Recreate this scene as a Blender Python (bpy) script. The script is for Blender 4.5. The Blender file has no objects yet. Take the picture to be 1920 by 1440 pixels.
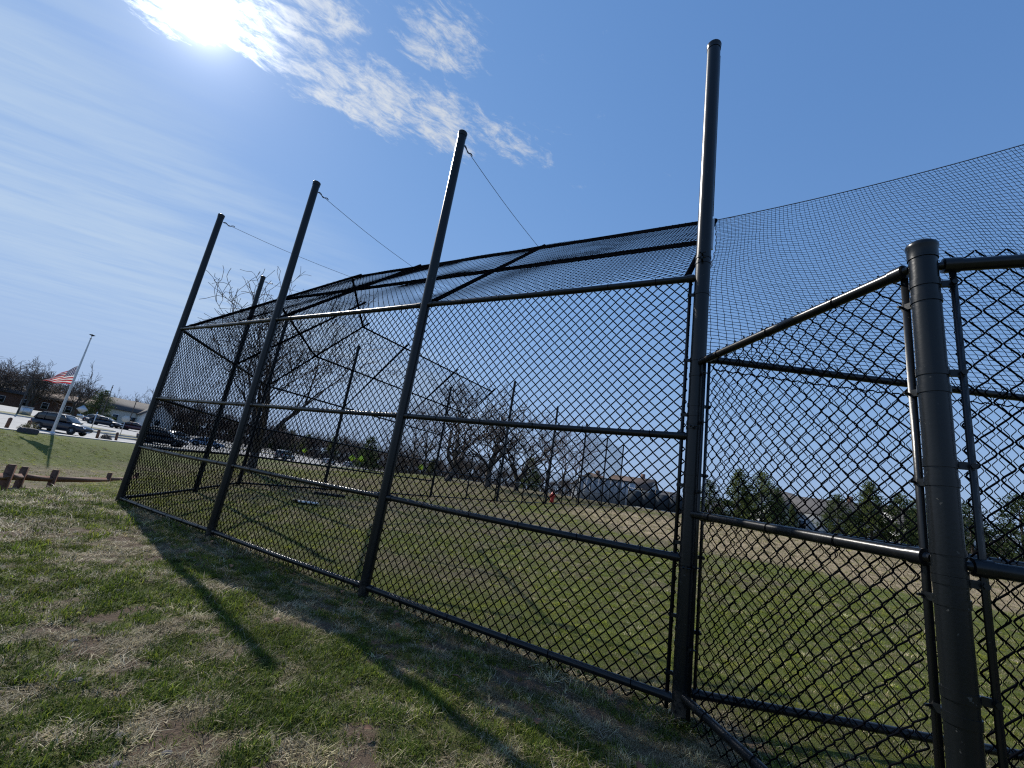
import bpy, bmesh, math, random
import numpy as np
from mathutils import Vector, Matrix

# ------------------------------------------------------------------ camera, sky, sun, exposure
SC = bpy.context.scene
COL = SC.collection
EYE = 1.02
cam_data = bpy.data.cameras.new("camera")
cam_data.sensor_width = 36.0
cam_data.lens = 793.0 / 1920.0 * 36.0
cam_data.clip_start = 0.02
cam_data.clip_end = 4000.0
cam = bpy.data.objects.new("camera", cam_data)
COL.objects.link(cam)
cam.matrix_world = Matrix(((0.987897691, -0.155106905, 0.0, 0.0),
                           (-0.0362311155, -0.230761069, -0.972335660, 0.0),
                           (0.150815975, 0.960568153, -0.233588024, EYE),
                           (0, 0, 0, 1)))
SC.camera = cam

SUN_AZ, SUN_EL = -47.4, 39.4          # azimuth from +Y towards +X
sa, se = math.radians(SUN_AZ), math.radians(SUN_EL)
SUN_DIR = Vector((math.sin(sa) * math.cos(se), math.cos(sa) * math.cos(se), math.sin(se)))

SC.view_settings.view_transform = 'Standard'
SC.view_settings.look = 'None'
SC.view_settings.exposure = 0.0
SC.view_settings.gamma = 1.0
SC.view_settings.use_curve_mapping = False
SC.render.engine = 'CYCLES'
SC.cycles.use_denoising = False          # keep the fine grain of the turf
SC.cycles.max_bounces = 5
SC.cycles.diffuse_bounces = 3
SC.cycles.glossy_bounces = 2
SC.cycles.filter_width = 1.2

sun_data = bpy.data.lights.new("sun", 'SUN')
sun_data.energy = 5.0
sun_data.angle = math.radians(0.53)
sun_data.color = (1.0, 0.95, 0.87)
sun = bpy.data.objects.new("sun", sun_data)
COL.objects.link(sun)
sun.location = SUN_DIR * 60
sun.rotation_euler = (-SUN_DIR).to_track_quat('-Z', 'Y').to_euler()


class NT:
    """small helper to write node trees"""
    def __init__(self, tree):
        self.t = tree
        tree.nodes.clear()

    def n(self, typ, ins=None, **kw):
        nd = self.t.nodes.new(typ)
        for k, v in kw.items():
            setattr(nd, k, v)
        if ins:
            for k, v in ins.items():
                s = nd.inputs[k]
                if isinstance(v, bpy.types.NodeSocket):
                    self.t.links.new(v, s)
                else:
                    s.default_value = v
        return nd

    def m(self, op, a, b=None, c=None, clamp=False):
        ins = {0: a}
        if b is not None:
            ins[1] = b
        if c is not None:
            ins[2] = c
        nd = self.n('ShaderNodeMath', ins, operation=op)
        nd.use_clamp = clamp
        return nd.outputs[0]

    def ramp(self, fac, stops, interp='LINEAR'):
        nd = self.n('ShaderNodeValToRGB', {0: fac})
        cr = nd.color_ramp
        cr.interpolation = interp
        while len(cr.elements) < len(stops):
            cr.elements.new(0.5)
        for e, (p, c) in zip(cr.elements, stops):
            e.position = p
            e.color = c if len(c) == 4 else (*c, 1)
        return nd.outputs[0]

    def mix(self, fac, a, b, blend='MIX'):
        nd = self.n('ShaderNodeMix', None, data_type='RGBA', blend_type=blend)
        for k, v in ((0, fac), (6, a), (7, b)):
            s = nd.inputs[k]
            if isinstance(v, bpy.types.NodeSocket):
                self.t.links.new(v, s)
            else:
                s.default_value = v if k == 0 else ((*v, 1) if len(v) == 3 else v)
        return nd.outputs[2]

    def noise(self, vec, scale, detail=4, rough=0.55, dist=0.0, dims='3D'):
        nd = self.n('ShaderNodeTexNoise', None, noise_dimensions=dims)
        if vec is not None:
            self.t.links.new(vec, nd.inputs['Vector'])
        nd.inputs['Scale'].default_value = scale
        nd.inputs['Detail'].default_value = detail
        nd.inputs['Roughness'].default_value = rough
        nd.inputs['Distortion'].default_value = dist
        return nd.outputs['Fac']


def smooth01(nt, v, lo, hi):
    nd = nt.n('ShaderNodeMapRange', {0: v, 1: lo, 2: hi, 3: 0.0, 4: 1.0}, interpolation_type='SMOOTHSTEP')
    return nd.outputs[0]


world = bpy.data.worlds.new("World")
SC.world = world
world.use_nodes = True
W = NT(world.node_tree)
SKY_STRENGTH = 0.1
SKY_TINT = (1.36, 1.82, 2.22)           # camera white balance of the clear sky
SKY_KNEE = (1 / 5.5, 1 / 5.1, 1 / 6.0)
HAZE_COL = (3.0, 4.3, 6.5)             # pale ground haze towards the horizon
tc = W.n('ShaderNodeTexCoord')
sky = W.n('ShaderNodeTexSky', None, sky_type='NISHITA', sun_disc=False)
sky.sun_elevation = se
sky.sun_rotation = sa
sky.altitude = 60.0
sky.air_density = 1.0
sky.dust_density = 0.05
sky.ozone_density = 1.5
dirv = tc.outputs['Generated']
sep = W.n('ShaderNodeSeparateXYZ', {0: dirv})
zc = W.m('MAXIMUM', sep.outputs[2], 0.04)
px = W.m('DIVIDE', sep.outputs[0], zc)
py = W.m('DIVIDE', sep.outputs[1], zc)
plane = W.n('ShaderNodeCombineXYZ', {0: px, 1: py, 2: 0.0}).outputs[0]
dot = W.n('ShaderNodeVectorMath', {0: dirv, 1: SUN_DIR}, operation='DOT_PRODUCT').outputs['Value']
dotc = W.m('MAXIMUM', dot, 0.0)


def cloud_bank(cx, cy, ang, a, b, gain=1.0):
    """soft elliptical mask of a cloud bank in the cloud deck's own plane"""
    mp = W.n('ShaderNodeVectorMath', {0: plane, 1: (cx, cy, 0)}, operation='SUBTRACT').outputs[0]
    rt = W.n('ShaderNodeVectorRotate', {'Vector': mp, 'Angle': -ang}, rotation_type='Z_AXIS').outputs[0]
    sc_ = W.n('ShaderNodeVectorMath', {0: rt, 1: (1 / a, 1 / b, 1)}, operation='MULTIPLY').outputs[0]
    ln = W.n('ShaderNodeVectorMath', {0: sc_}, operation='LENGTH').outputs['Value']
    return W.m('MULTIPLY', W.m('SUBTRACT', 1.0, smooth01(W, ln, 0.30, 1.40)), gain)


# broken altocumulus banks (several over the whole sky, some outside the frame)
banks = [(-0.42, 0.92, 0.25, 1.00, 0.50, 0.50), (-0.92, 0.80, 0.15, 0.30, 0.15, 1.2), (-0.70, 0.90, 0.45, 0.26, 0.15, 1.15), (-0.46, 1.01, 0.25, 0.46, 0.18, 1.2), (-0.60, 0.77, 0.2, 0.20, 0.10, 1.15), (-0.29, 0.80, 0.3, 0.17, 0.13, 1.1),
         (-0.12, 1.08, 0.3, 0.26, 0.14, 0.85), (-1.3, 0.3, 0.3, 0.5, 0.22), (0.9, -0.8, 0.4, 0.6, 0.25), (-0.6, -1.3, 0.2, 0.7, 0.25),
         (0.3, 0.2, 0.5, 0.35, 0.14)]
msk = None
for bk in banks:
    mm = cloud_bank(*bk)
    msk = mm if msk is None else W.m('MAXIMUM', msk, mm)
rot1 = W.n('ShaderNodeVectorRotate', {'Vector': plane, 'Angle': -0.55}, rotation_type='Z_AXIS').outputs[0]
str1 = W.n('ShaderNodeVectorMath', {0: rot1, 1: (0.75, 1.35, 1.0)}, operation='MULTIPLY').outputs[0]
n_big = W.noise(str1, 9.5, 9, 0.70, 0.35)
n_fine = W.noise(str1, 21.0, 6, 0.7, 0.6)
nn = W.m('ADD', W.m('MULTIPLY', n_big, 0.56), W.m('MULTIPLY', n_fine, 0.44))
thr = W.m('SUBTRACT', 0.70, W.m('MULTIPLY', msk, 0.275))
alto = W.n('ShaderNodeMapRange', {0: W.m('SUBTRACT', nn, thr), 1: 0.0, 2: 0.24, 3: 0.0, 4: 0.92}, interpolation_type='SMOOTHSTEP').outputs[0]
# high thin cirrus, drawn out in long fibres
rot2 = W.n('ShaderNodeVectorRotate', {'Vector': plane, 'Angle': -0.35}, rotation_type='Z_AXIS').outputs[0]
str2 = W.n('ShaderNodeVectorMath', {0: rot2, 1: (0.35, 1.6, 1.0)}, operation='MULTIPLY').outputs[0]
c1 = W.noise(str2, 2.2, 8, 0.62, 0.6)
c2 = W.noise(str2, 9.0, 5, 0.6, 0.3)
veil = W.noise(plane, 0.55, 3, 0.5, 0.0)
west = smooth01(W, W.m('ADD', W.m('MULTIPLY', px, -0.75), W.m('ADD', W.m('MULTIPLY', py, 0.18), W.m('MULTIPLY', W.m('SUBTRACT', veil, 0.5), 1.6))), 0.20, 1.95)
low = smooth01(W, sep.outputs[2], 0.02, 0.30)
cir = W.m('MULTIPLY', W.m('ADD', W.m('MULTIPLY', c1, 0.8), W.m('MULTIPLY', c2, 0.25)), W.m('ADD', 0.10, W.m('MULTIPLY', west, 0.9)))
cirrus = W.n('ShaderNodeMapRange', {0: cir, 1: 0.17, 2: 0.74, 3: 0.0, 4: 0.97}, interpolation_type='SMOOTHSTEP').outputs[0]
cirrus = W.m('MULTIPLY', cirrus, W.m('ADD', 0.12, W.m('MULTIPLY', low, 0.78)))
dens = W.m('MAXIMUM', alto, 0.0, clamp=True)
# forward scattering in cloud and thin ice haze brightens towards the sun
fs = W.m('ADD', W.m('MULTIPLY', W.m('POWER', dotc, 30.0), 2.0), W.m('MULTIPLY', W.m('POWER', dotc, 420.0), 45.0))
bright = W.m('ADD', 7.2, fs)
ccol = W.n('ShaderNodeVectorMath', {0: (0.90, 0.96, 1.04), 3: bright}, operation='SCALE').outputs[0]
aur = W.m('ADD', W.m('MULTIPLY', W.m('POWER', dotc, 45.0), 0.8), W.m('ADD', W.m('MULTIPLY', W.m('POWER', dotc, 260.0), 3.0), W.m('MULTIPLY', W.m('POWER', dotc, 1500.0), 14.0)))
aurc = W.n('ShaderNodeVectorMath', {0: (0.95, 0.97, 1.0), 3: aur}, operation='SCALE').outputs[0]
grade = W.n('ShaderNodeVectorMath', {0: sky.outputs[0], 1: SKY_TINT}, operation='MULTIPLY').outputs[0]
# the phone's tone curve holds back the bright parts of the sky
den = W.n('ShaderNodeVectorMath', {0: grade, 1: SKY_KNEE, 2: (1.0, 1.0, 1.0)}, operation='MULTIPLY_ADD').outputs[0]
grade = W.n('ShaderNodeVectorMath', {0: grade, 1: den}, operation='DIVIDE').outputs[0]
grade = W.n('ShaderNodeVectorMath', {0: grade, 1: (1.18, 1.44, 1.83)}, operation='MULTIPLY').outputs[0]
hz = W.m('POWER', W.m('SUBTRACT', 1.0, W.m('MAXIMUM', sep.outputs[2], 0.0)), 5.0)
hazed = W.mix(W.m('MULTIPLY', hz, 0.85), grade, HAZE_COL)
skyv = W.n('ShaderNodeVectorMath', {0: hazed, 1: aurc}, operation='ADD').outputs[0]
thin = W.mix(cirrus, skyv, (5.0, 6.4, 8.3))
wcol = W.mix(dens, thin, ccol)
bg = W.n('ShaderNodeBackground', {0: wcol, 1: SKY_STRENGTH})
try:
    world.cycles.sampling_method = 'MANUAL'
    world.cycles.sample_map_resolution = 512
except Exception:
    pass
wo = W.n('ShaderNodeOutputWorld', {0: bg.outputs[0]})

# ------------------------------------------------------------------ helpers
RNG = np.random.default_rng(11)
random.seed(7)
PI = math.pi


def set_tag(o, label=None, cat=None, group=None, kind=None):
    if label:
        o['label'] = label
    if cat:
        o['category'] = cat
    if group:
        o['group'] = group
    if kind:
        o['kind'] = kind
    return o


def mesh_np(name, V, quads=None, tris=None, smooth=False):
    me = bpy.data.meshes.new(name)
    V = np.asarray(V, dtype=np.float32).reshape(-1, 3)
    me.vertices.add(len(V))
    me.vertices.foreach_set('co', V.ravel())
    loops, starts, c = [], [], 0
    if quads is not None and len(quads):
        q = np.asarray(quads, dtype=np.int32).reshape(-1, 4)
        loops.append(q.ravel())
        starts.append(np.arange(len(q), dtype=np.int32) * 4)
        c = q.size
    if tris is not None and len(tris):
        t = np.asarray(tris, dtype=np.int32).reshape(-1, 3)
        loops.append(t.ravel())
        starts.append(c + np.arange(len(t), dtype=np.int32) * 3)
    lp = np.concatenate(loops)
    st = np.concatenate(starts)
    me.loops.add(len(lp))
    me.loops.foreach_set('vertex_index', lp)
    me.polygons.add(len(st))
    me.polygons.foreach_set('loop_start', st)
    if smooth:
        me.polygons.foreach_set('use_smooth', np.ones(len(st), dtype=bool))
    me.update(calc_edges=True)
    return me


def link(name, me, mat=None, parent=None):
    o = bpy.data.objects.new(name, me)
    COL.objects.link(o)
    if mat is not None and me is not None and len(me.materials) == 0:
        me.materials.append(mat)
    if parent is not None:
        o.parent = parent
    return o


def empty(name, loc=(0, 0, 0), rz=0.0):
    o = bpy.data.objects.new(name, None)
    COL.objects.link(o)
    o.location = loc
    o.rotation_euler = (0, 0, rz)
    o.empty_display_size = 0.2
    return o


def copy_tree(o, parent=None):
    c = o.copy()
    COL.objects.link(c)
    if parent is not None:
        c.parent = parent
    for ch in o.children:
        copy_tree(ch, c)
    return c


class MB:
    """collects shapes into one mesh"""
    def __init__(self):
        self.V, self.Q, self.T, self.c = [], [], [], 0

    def add(self, V, Q=None, T=None):
        V = np.asarray(V, float).reshape(-1, 3)
        if Q is not None and len(Q):
            self.Q.append(np.asarray(Q, int).reshape(-1, 4) + self.c)
        if T is not None and len(T):
            self.T.append(np.asarray(T, int).reshape(-1, 3) + self.c)
        self.V.append(V)
        self.c += len(V)
        return self

    def box(self, c, s, rz=0.0, taper=1.0):
        x, y, z = s[0] / 2, s[1] / 2, s[2] / 2
        P = np.array([[-x, -y, -z], [x, -y, -z], [x, y, -z], [-x, y, -z], [-x * taper, -y * taper, z], [x * taper, -y * taper, z], [x * taper, y * taper, z], [-x * taper, y * taper, z]])
        cr, sr = math.cos(rz), math.sin(rz)
        P = P @ np.array([[cr, sr, 0], [-sr, cr, 0], [0, 0, 1]]) + np.array(c)
        return self.add(P, [[0, 3, 2, 1], [4, 5, 6, 7], [0, 1, 5, 4], [1, 2, 6, 5], [2, 3, 7, 6], [3, 0, 4, 7]])

    def tube(self, pts, rad, n=8, caps=True, ref=None):
        P = np.asarray(pts, float)
        M = len(P)
        R = np.full(M, rad, float) if np.isscalar(rad) else np.asarray(rad, float)
        T = np.gradient(P, axis=0)
        T /= np.linalg.norm(T, axis=1)[:, None] + 1e-12
        if ref is None:
            ref = np.array([0.0, 0.0, 1.0]) if abs(T[:, 2]).mean() < 0.8 else np.array([1.0, 0.0, 0.0])
        A = np.cross(T, ref)
        A /= np.linalg.norm(A, axis=1)[:, None] + 1e-12
        B = np.cross(T, A)
        ang = np.arange(n) / n * 2 * PI
        ring = (A[:, None, :] * np.cos(ang)[None, :, None] + B[:, None, :] * np.sin(ang)[None, :, None]) * R[:, None, None] + P[:, None, :]
        i = np.arange(M - 1)[:, None] * n
        j = np.arange(n)[None, :]
        k = (j + 1) % n
        Q = np.stack([i + j, i + k, i + n + k, i + n + j], -1).reshape(-1, 4)
        V = ring.reshape(-1, 3)
        Tr = None
        if caps:
            V = np.vstack([V, P[0], P[-1]])
            a, b = M * n, M * n + 1
            Tr = [[a, (q + 1) % n, q] for q in range(n)] + [[b, (M - 1) * n + q, (M - 1) * n + (q + 1) % n] for q in range(n)]
        return self.add(V, Q, Tr)

    def lathe(self, prof, n=16, c=(0, 0, 0)):
        prof = np.asarray(prof, float)
        ang = np.arange(n) / n * 2 * PI
        M = len(prof)
        V = np.stack([prof[:, 0][:, None] * np.cos(ang), prof[:, 0][:, None] * np.sin(ang), np.repeat(prof[:, 1][:, None], n, 1)], -1).reshape(-1, 3) + np.array(c)
        i = np.arange(M - 1)[:, None] * n
        j = np.arange(n)[None, :]
        k = (j + 1) % n
        return self.add(V, np.stack([i + j, i + k, i + n + k, i + n + j], -1).reshape(-1, 4))

    def mesh(self, name, smooth=False):
        return mesh_np(name, np.vstack(self.V), np.vstack(self.Q) if self.Q else None, np.vstack(self.T) if self.T else None, smooth)

    def obj(self, name, mat, parent=None, smooth=False):
        return link(name, self.mesh(name, smooth), mat, parent)


def auto_smooth(o, ang=0.7):
    me = o.data
    me.polygons.foreach_set('use_smooth', np.ones(len(me.polygons), dtype=bool))
    try:
        me.set_sharp_from_angle(angle=ang)
    except Exception:
        pass
    return o


# ------------------------------------------------------------------ materials
def new_mat(name):
    m = bpy.data.materials.new(name)
    m.use_nodes = True
    return m, NT(m.node_tree)


def pbr(name, col, rough=0.6, var=0.15, scale=8.0, metal=0.0, bump=0.0, bscale=60.0, spec=0.5, coat=0.0):
    m, N = new_mat(name)
    tcn = N.n('ShaderNodeTexCoord').outputs['Object']
    nz = N.noise(tcn, scale, 5, 0.6)
    lo = tuple(max(0, c * (1 - var)) for c in col)
    hi = tuple(min(1, c * (1 + var)) for c in col)
    c = N.ramp(nz, [(0.3, lo), (0.7, hi)])
    b = N.n('ShaderNodeBsdfPrincipled', {'Base Color': c, 'Roughness': rough, 'Metallic': metal, 'Specular IOR Level': spec, 'Coat Weight': coat})
    if bump > 0:
        bn = N.noise(tcn, bscale, 4, 0.6)
        bm_ = N.n('ShaderNodeBump', {'Strength': bump, 'Distance': 0.01, 'Height': bn})
        N.t.links.new(bm_.outputs[0], b.inputs['Normal'])
    N.n('ShaderNodeOutputMaterial', {0: b.outputs[0]})
    return m


def vinyl_material(name, base, rough, dirt, splash=0.2):
    m, N = new_mat(name)
    o = N.n('ShaderNodeTexCoord').outputs['Object']
    st = N.n('ShaderNodeVectorMath', {0: o, 1: (22.0, 22.0, 1.2)}, operation='MULTIPLY').outputs[0]
    streak = N.noise(st, 1.0, 5, 0.65)
    spots = N.noise(o, 42.0, 3, 0.6)
    dusty = N.m('MULTIPLY', smooth01(N, streak, 0.45, 0.85), dirt)
    sp = N.m('MULTIPLY', smooth01(N, spots, 0.69, 0.73), 0.35)
    f = N.m('MAXIMUM', dusty, sp, clamp=True)
    c = N.mix(f, base, (0.16, 0.155, 0.14))
    sc3 = N.n('ShaderNodeVectorMath', {0: o, 1: (60.0, 60.0, 9.0)}, operation='MULTIPLY').outputs[0]
    scr = N.m('MULTIPLY', smooth01(N, N.noise(sc3, 1.0, 4, 0.7, 1.5), 0.70, 0.75), 0.16)
    c = N.mix(scr, c, (0.10, 0.10, 0.10))
    oz = N.n('ShaderNodeSeparateXYZ', {0: o}).outputs[2]
    spl = N.m('MULTIPLY', N.m('SUBTRACT', 1.0, smooth01(N, oz, 0.02, splash)), smooth01(N, N.noise(o, 26.0, 5, 0.7), 0.42, 0.62))
    c = N.mix(N.m('MULTIPLY', spl, 0.40), c, (0.15, 0.11, 0.075))
    f = N.m('MAXIMUM', f, N.m('MULTIPLY', spl, 0.8), clamp=True)
    r = N.m('ADD', rough, N.m('MULTIPLY', f, 0.4))
    b = N.n('ShaderNodeBsdfPrincipled', {'Base Color': c, 'Roughness': r, 'Specular IOR Level': 0.33})
    bm_ = N.n('ShaderNodeBump', {'Strength': 0.15, 'Distance': 0.002, 'Height': N.noise(o, 90.0, 3, 0.5)})
    N.t.links.new(bm_.outputs[0], b.inputs['Normal'])
    N.n('ShaderNodeOutputMaterial', {0: b.outputs[0]})
    return m


M_POST = vinyl_material('black_vinyl_post', (0.005, 0.0065, 0.008), 0.30, 0.05)
M_RAIL = vinyl_material('black_vinyl_rail', (0.007, 0.008, 0.0095), 0.28, 0.08, 0.021)
M_WIRE = pbr('black_vinyl_wire', (0.004, 0.0045, 0.0065), 0.6, 0.2, 30, spec=0.0)
M_STEEL = pbr('galvanised_steel', (0.42, 0.43, 0.44), 0.4, 0.15, 20, metal=0.8)
M_NET = pbr('black_netting_twine', (0.008, 0.009, 0.013), 0.85, 0.2, 10, spec=0.2)
M_CABLE = pbr('dark_cable', (0.05, 0.05, 0.055), 0.45, 0.1, 10, metal=0.4)
M_WOOD = pbr('brown_stained_wood', (0.13, 0.060, 0.034), 0.8, 0.35, 14, bump=0.4)
M_WOOD_SUNLIT = pbr('sunlit_timber', (0.50, 0.36, 0.19), 0.8, 0.2, 14, bump=0.3)  # wood with the sunlight put into its colour
M_BARK = pbr('bark', (0.085, 0.070, 0.058), 0.9, 0.4, 9, bump=0.6, bscale=30)
M_TWIG = pbr('twigs', (0.12, 0.095, 0.080), 0.9, 0.3, 6)
M_TWIGR = pbr('reddish_twigs', (0.15, 0.085, 0.072), 0.9, 0.3, 6)
M_CONC = pbr('concrete', (0.40, 0.38, 0.35), 0.85, 0.12, 3, bump=0.2)
M_ASPH = pbr('asphalt', (0.27, 0.27, 0.265), 0.85, 0.18, 0.6, bump=0.3, bscale=80)
M_WHITE = pbr('white_paint', (0.75, 0.75, 0.73), 0.6, 0.06, 4)
M_DARKMAT = pbr('dark_rubber', (0.02, 0.02, 0.02), 0.8, 0.2, 20)
M_RED = pbr('red_paint', (0.55, 0.03, 0.02), 0.45, 0.15, 12)
M_YEL = pbr('fluorescent_yellow_green', (0.62, 0.78, 0.05), 0.5, 0.05, 4)
M_GLASS = pbr('dark_window_glass', (0.015, 0.02, 0.025), 0.06, 0.1, 4, spec=0.8)
M_TYRE = pbr('tyre_rubber', (0.012, 0.012, 0.012), 0.85, 0.1, 20)
M_RIM = pbr('alloy_rim', (0.55, 0.56, 0.57), 0.3, 0.05, 10, metal=0.9)
M_LAMPG = pbr('headlight_glass', (0.75, 0.77, 0.8), 0.08, 0.05, 10)
M_LAMPR = pbr('taillight_red', (0.35, 0.01, 0.01), 0.15, 0.1, 10)
M_BLOCK = pbr('dark_block_surface', (0.055, 0.050, 0.058), 0.85, 0.3, 5, bump=0.5, bscale=15)
M_PEB = pbr('grey_fieldstone', (0.15, 0.135, 0.12), 0.85, 0.3, 25, bump=0.4)
M_LEAF = pbr('dead_brown_leaf', (0.13, 0.062, 0.032), 0.75, 0.3, 60)
M_PLASTIC = pbr('black_trim', (0.02, 0.02, 0.02), 0.55, 0.1, 10)
M_CREAM = pbr('cream_siding', (0.55, 0.53, 0.48), 0.7, 0.08, 2)
M_WSID = pbr('white_siding', (0.68, 0.68, 0.66), 0.7, 0.06, 2)
M_BLUESID = pbr('pale_blue_grey_panel', (0.36, 0.39, 0.43), 0.6, 0.08, 2)
M_BRICK = pbr('brown_brick', (0.16, 0.085, 0.06), 0.85, 0.25, 6)
M_ROOFB = pbr('brown_shingle', (0.11, 0.075, 0.058), 0.9, 0.25, 3)
M_ROOFG = pbr('grey_shingle', (0.085, 0.080, 0.078), 0.9, 0.25, 3)
M_SCREEN = pbr('dark_windscreen_fabric', (0.03, 0.04, 0.05), 0.85, 0.05, 0.6)
M_ALU = pbr('satin_aluminium', (0.52, 0.53, 0.54), 0.35, 0.06, 6, metal=0.7)


def foliage_material(name, c1, c2, trans=0.35, attr=None):
    m, N = new_mat(name)
    rnd = N.n('ShaderNodeObjectInfo').outputs['Random']
    o = N.n('ShaderNodeTexCoord').outputs['Object']
    nz = N.noise(o, 9.0 if attr else 1.4, 3, 0.6)
    f = N.m('ADD', N.m('MULTIPLY', rnd, 0.5), N.m('MULTIPLY', nz, 0.5))
    c = N.ramp(f, [(0.25, c1), (0.75, c2)])
    if attr:
        at = N.n('ShaderNodeAttribute', None, attribute_name=attr, attribute_type='INSTANCER').outputs['Color']
        c = N.mix(1.0, c, at, 'MULTIPLY')
    d = N.n('ShaderNodeBsdfPrincipled', {'Base Color': c, 'Roughness': 0.6, 'Specular IOR Level': 0.25})
    t = N.n('ShaderNodeBsdfTranslucent', {0: c})
    mx = N.n('ShaderNodeMixShader', {0: trans, 1: d.outputs[0], 2: t.outputs[0]})
    N.n('ShaderNodeOutputMaterial', {0: mx.outputs[0]})
    return m


M_GREEN = foliage_material('grass_blades', (0.06, 0.098, 0.013), (0.165, 0.215, 0.032), 0.46, 'tint')
M_STRAW = foliage_material('dead_grass_blades', (0.22, 0.185, 0.095), (0.60, 0.53, 0.33), 0.34, 'tint')
M_NEEDLE = foliage_material('evergreen_needles', (0.036, 0.060, 0.020), (0.12, 0.15, 0.042), 0.35)
M_BUSH = foliage_material('shrub_leaves', (0.08, 0.085, 0.03), (0.20, 0.17, 0.07), 0.25)


# ------------------------------------------------------------------ terrain
def sst(a, b, x):
    t = np.clip((np.asarray(x, float) - a) / (b - a), 0, 1)
    return t * t * (3 - 2 * t)


_perm = np.random.default_rng(3).random((256, 256))


def vnoise(x, y):
    xi, yi = np.floor(x).astype(int), np.floor(y).astype(int)
    fx, fy = x - xi, y - yi
    fx, fy = fx * fx * (3 - 2 * fx), fy * fy * (3 - 2 * fy)
    g = lambda a, b: _perm[a & 255, b & 255]
    return (g(xi, yi) * (1 - fx) + g(xi + 1, yi) * fx) * (1 - fy) + (g(xi, yi + 1) * (1 - fx) + g(xi + 1, yi + 1) * fx) * fy


def fbm(x, y, o=4, r=0.5):
    s, a, t = 0.0, 1.0, 0.0
    for i in range(o):
        s = s + a * vnoise(x * 2 ** i + 17.3 * i, y * 2 ** i - 9.1 * i)
        t += a
        a *= r
    return s / t


def terr(x, y, fine=True):
    x = np.asarray(x, float)
    y = np.asarray(y, float)
    F = 0.014 * np.clip(y - 4, 0, 60) + 0.018 * np.clip(x - 1, 0, 40)
    F = np.where(F > 0.6, 0.6 + 0.32 * np.tanh((F - 0.6) / 0.32), F)
    xc = -5.35 - 0.33 * (y - 6)
    xc = np.where(y > 16, -9.0 - 0.03 * (y - 16), xc)
    xc = np.clip(xc, -14, -4.4)
    amp = 2.15 + (0.5 - 2.15) * sst(30, 62, y)
    s = sst(0, 7.5, xc - x)
    bank = sst(26.5, 35.0, -x)                      # the far bank climbs back to the lot
    left = -amp * s + (amp - 0.5) * bank * s
    z = F * (1 - s) + left
    lotrise = 0.04 * np.clip(-x - 38, 0, 45)
    z = z + lotrise
    if fine:
        r = np.hypot(x, y - 3)
        k = np.exp(-r / 14.0)
        z = z + k * (0.05 * (fbm(x * 0.55 + 3, y * 0.55, 3) - 0.5) + 0.030 * (fbm(x * 4.0, y * 4.0, 3) - 0.5) + 0.014 * (vnoise(x * 15, y * 15) - 0.5))
    return z


def tz(x, y):
    return float(terr(np.array([x]), np.array([y]))[0])


WING = np.array([-0.86162916, 0.50753836])       # along the near wing, away from the big corner post
WN = np.array([0.50753836, 0.86162916])          # towards the field
CORNER = np.array([1.12, 2.48])


def cover(x, y):
    """green, straw and bare-soil shares of the turf"""
    x = np.asarray(x, float)
    y = np.asarray(y, float)
    side = (x - CORNER[0]) * WN[0] + (y - CORNER[1]) * WN[1]       # >0: field side
    field = sst(-0.05, 0.25, side)
    patch = fbm(x * 6.0 + 5.0, y * 6.0 + 2.0, 4, 0.68)
    patch2 = fbm(x * 1.7 + 40, y * 1.7, 3)
    g_cam = sst(0.42, 0.58, 0.72 * patch + 0.28 * patch2 + 0.040)
    edge = np.exp(-np.clip(-side, 0, 9) / 1.1)
    g_cam = g_cam * (1 - 0.50 * edge)
    g_cam = np.where(x < -8, 0.35 + 0.65 * g_cam, g_cam)
    g_cam = np.maximum(g_cam, sst(22, 31, -x) * 0.95)
    g_field = 0.74 - 0.42 * sst(6.5, 13.0, y) * sst(-9.0, -5.0, x) + 0.9 * (fbm(x * 0.8, y * 0.8, 3) - 0.5) + 0.5 * (patch2 - 0.5)
    dist = np.hypot(x - 18.0, y - 20.0) + 2.4 * (fbm(x * 0.35 + 9, y * 0.35, 3) - 0.5)
    infield = 1 - sst(13.6, 15.2, dist)
    ring = np.exp(-((dist - 16.4) / 0.9) ** 2)
    g_field = np.clip(g_field + 0.45 * ring, 0, 1) * (1 - 0.93 * infield)
    g = np.clip(g_cam * (1 - field) + g_field * field, 0, 1)
    lawn = sst(9.0, 12.0, -x)                       # lawn of the dip and its far bank
    gl = 0.45 + 0.9 * (fbm(x * 0.35 + 7, y * 0.35, 3) - 0.5) + 0.55 * sst(27.5, 31.5, -x)
    g = np.clip(g * (1 - lawn) + gl * lawn, 0, 1)
    soil = sst(0.50, 0.66, fbm(x * 4.4 + 31, y * 4.4 + 12, 4, 0.62)) * (1 - field) * (1 - 0.8 * g) * 0.95
    soil = np.clip(soil + infield * field * 0.12, 0, 1)
    return g, np.clip(1 - soil, 0, 1), soil, infield * field


# ground sheet: spacing grows with distance from the photographer's spot
NG = 470
tt = np.linspace(-1, 1, NG)
gx = 2.2 * np.sinh(6.5 * tt)
gy = 2.0 + 2.2 * np.sinh(6.5 * tt)
GX, GY = np.meshgrid(gx, gy)
GZ = terr(GX, GY)
in_lot = (GX < -36.2) & (GX > -84) & (GY > 12) & (GY < 190)
GZ = np.where(in_lot, GZ - 0.25, GZ)
idx = np.arange(NG * NG).reshape(NG, NG)
Q = np.stack([idx[:-1, :-1], idx[:-1, 1:], idx[1:, 1:], idx[1:, :-1]], -1).reshape(-1, 4)
gme = mesh_np('ground', np.stack([GX, GY, GZ], -1), Q, smooth=True)
g_, s_, so_, inf_ = cover(GX.ravel(), GY.ravel())
att = gme.attributes.new('cover', 'FLOAT_COLOR', 'POINT')
att.data.foreach_set('color', np.stack([g_, inf_, so_, np.ones_like(g_)], -1).astype(np.float32).ravel())

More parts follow.
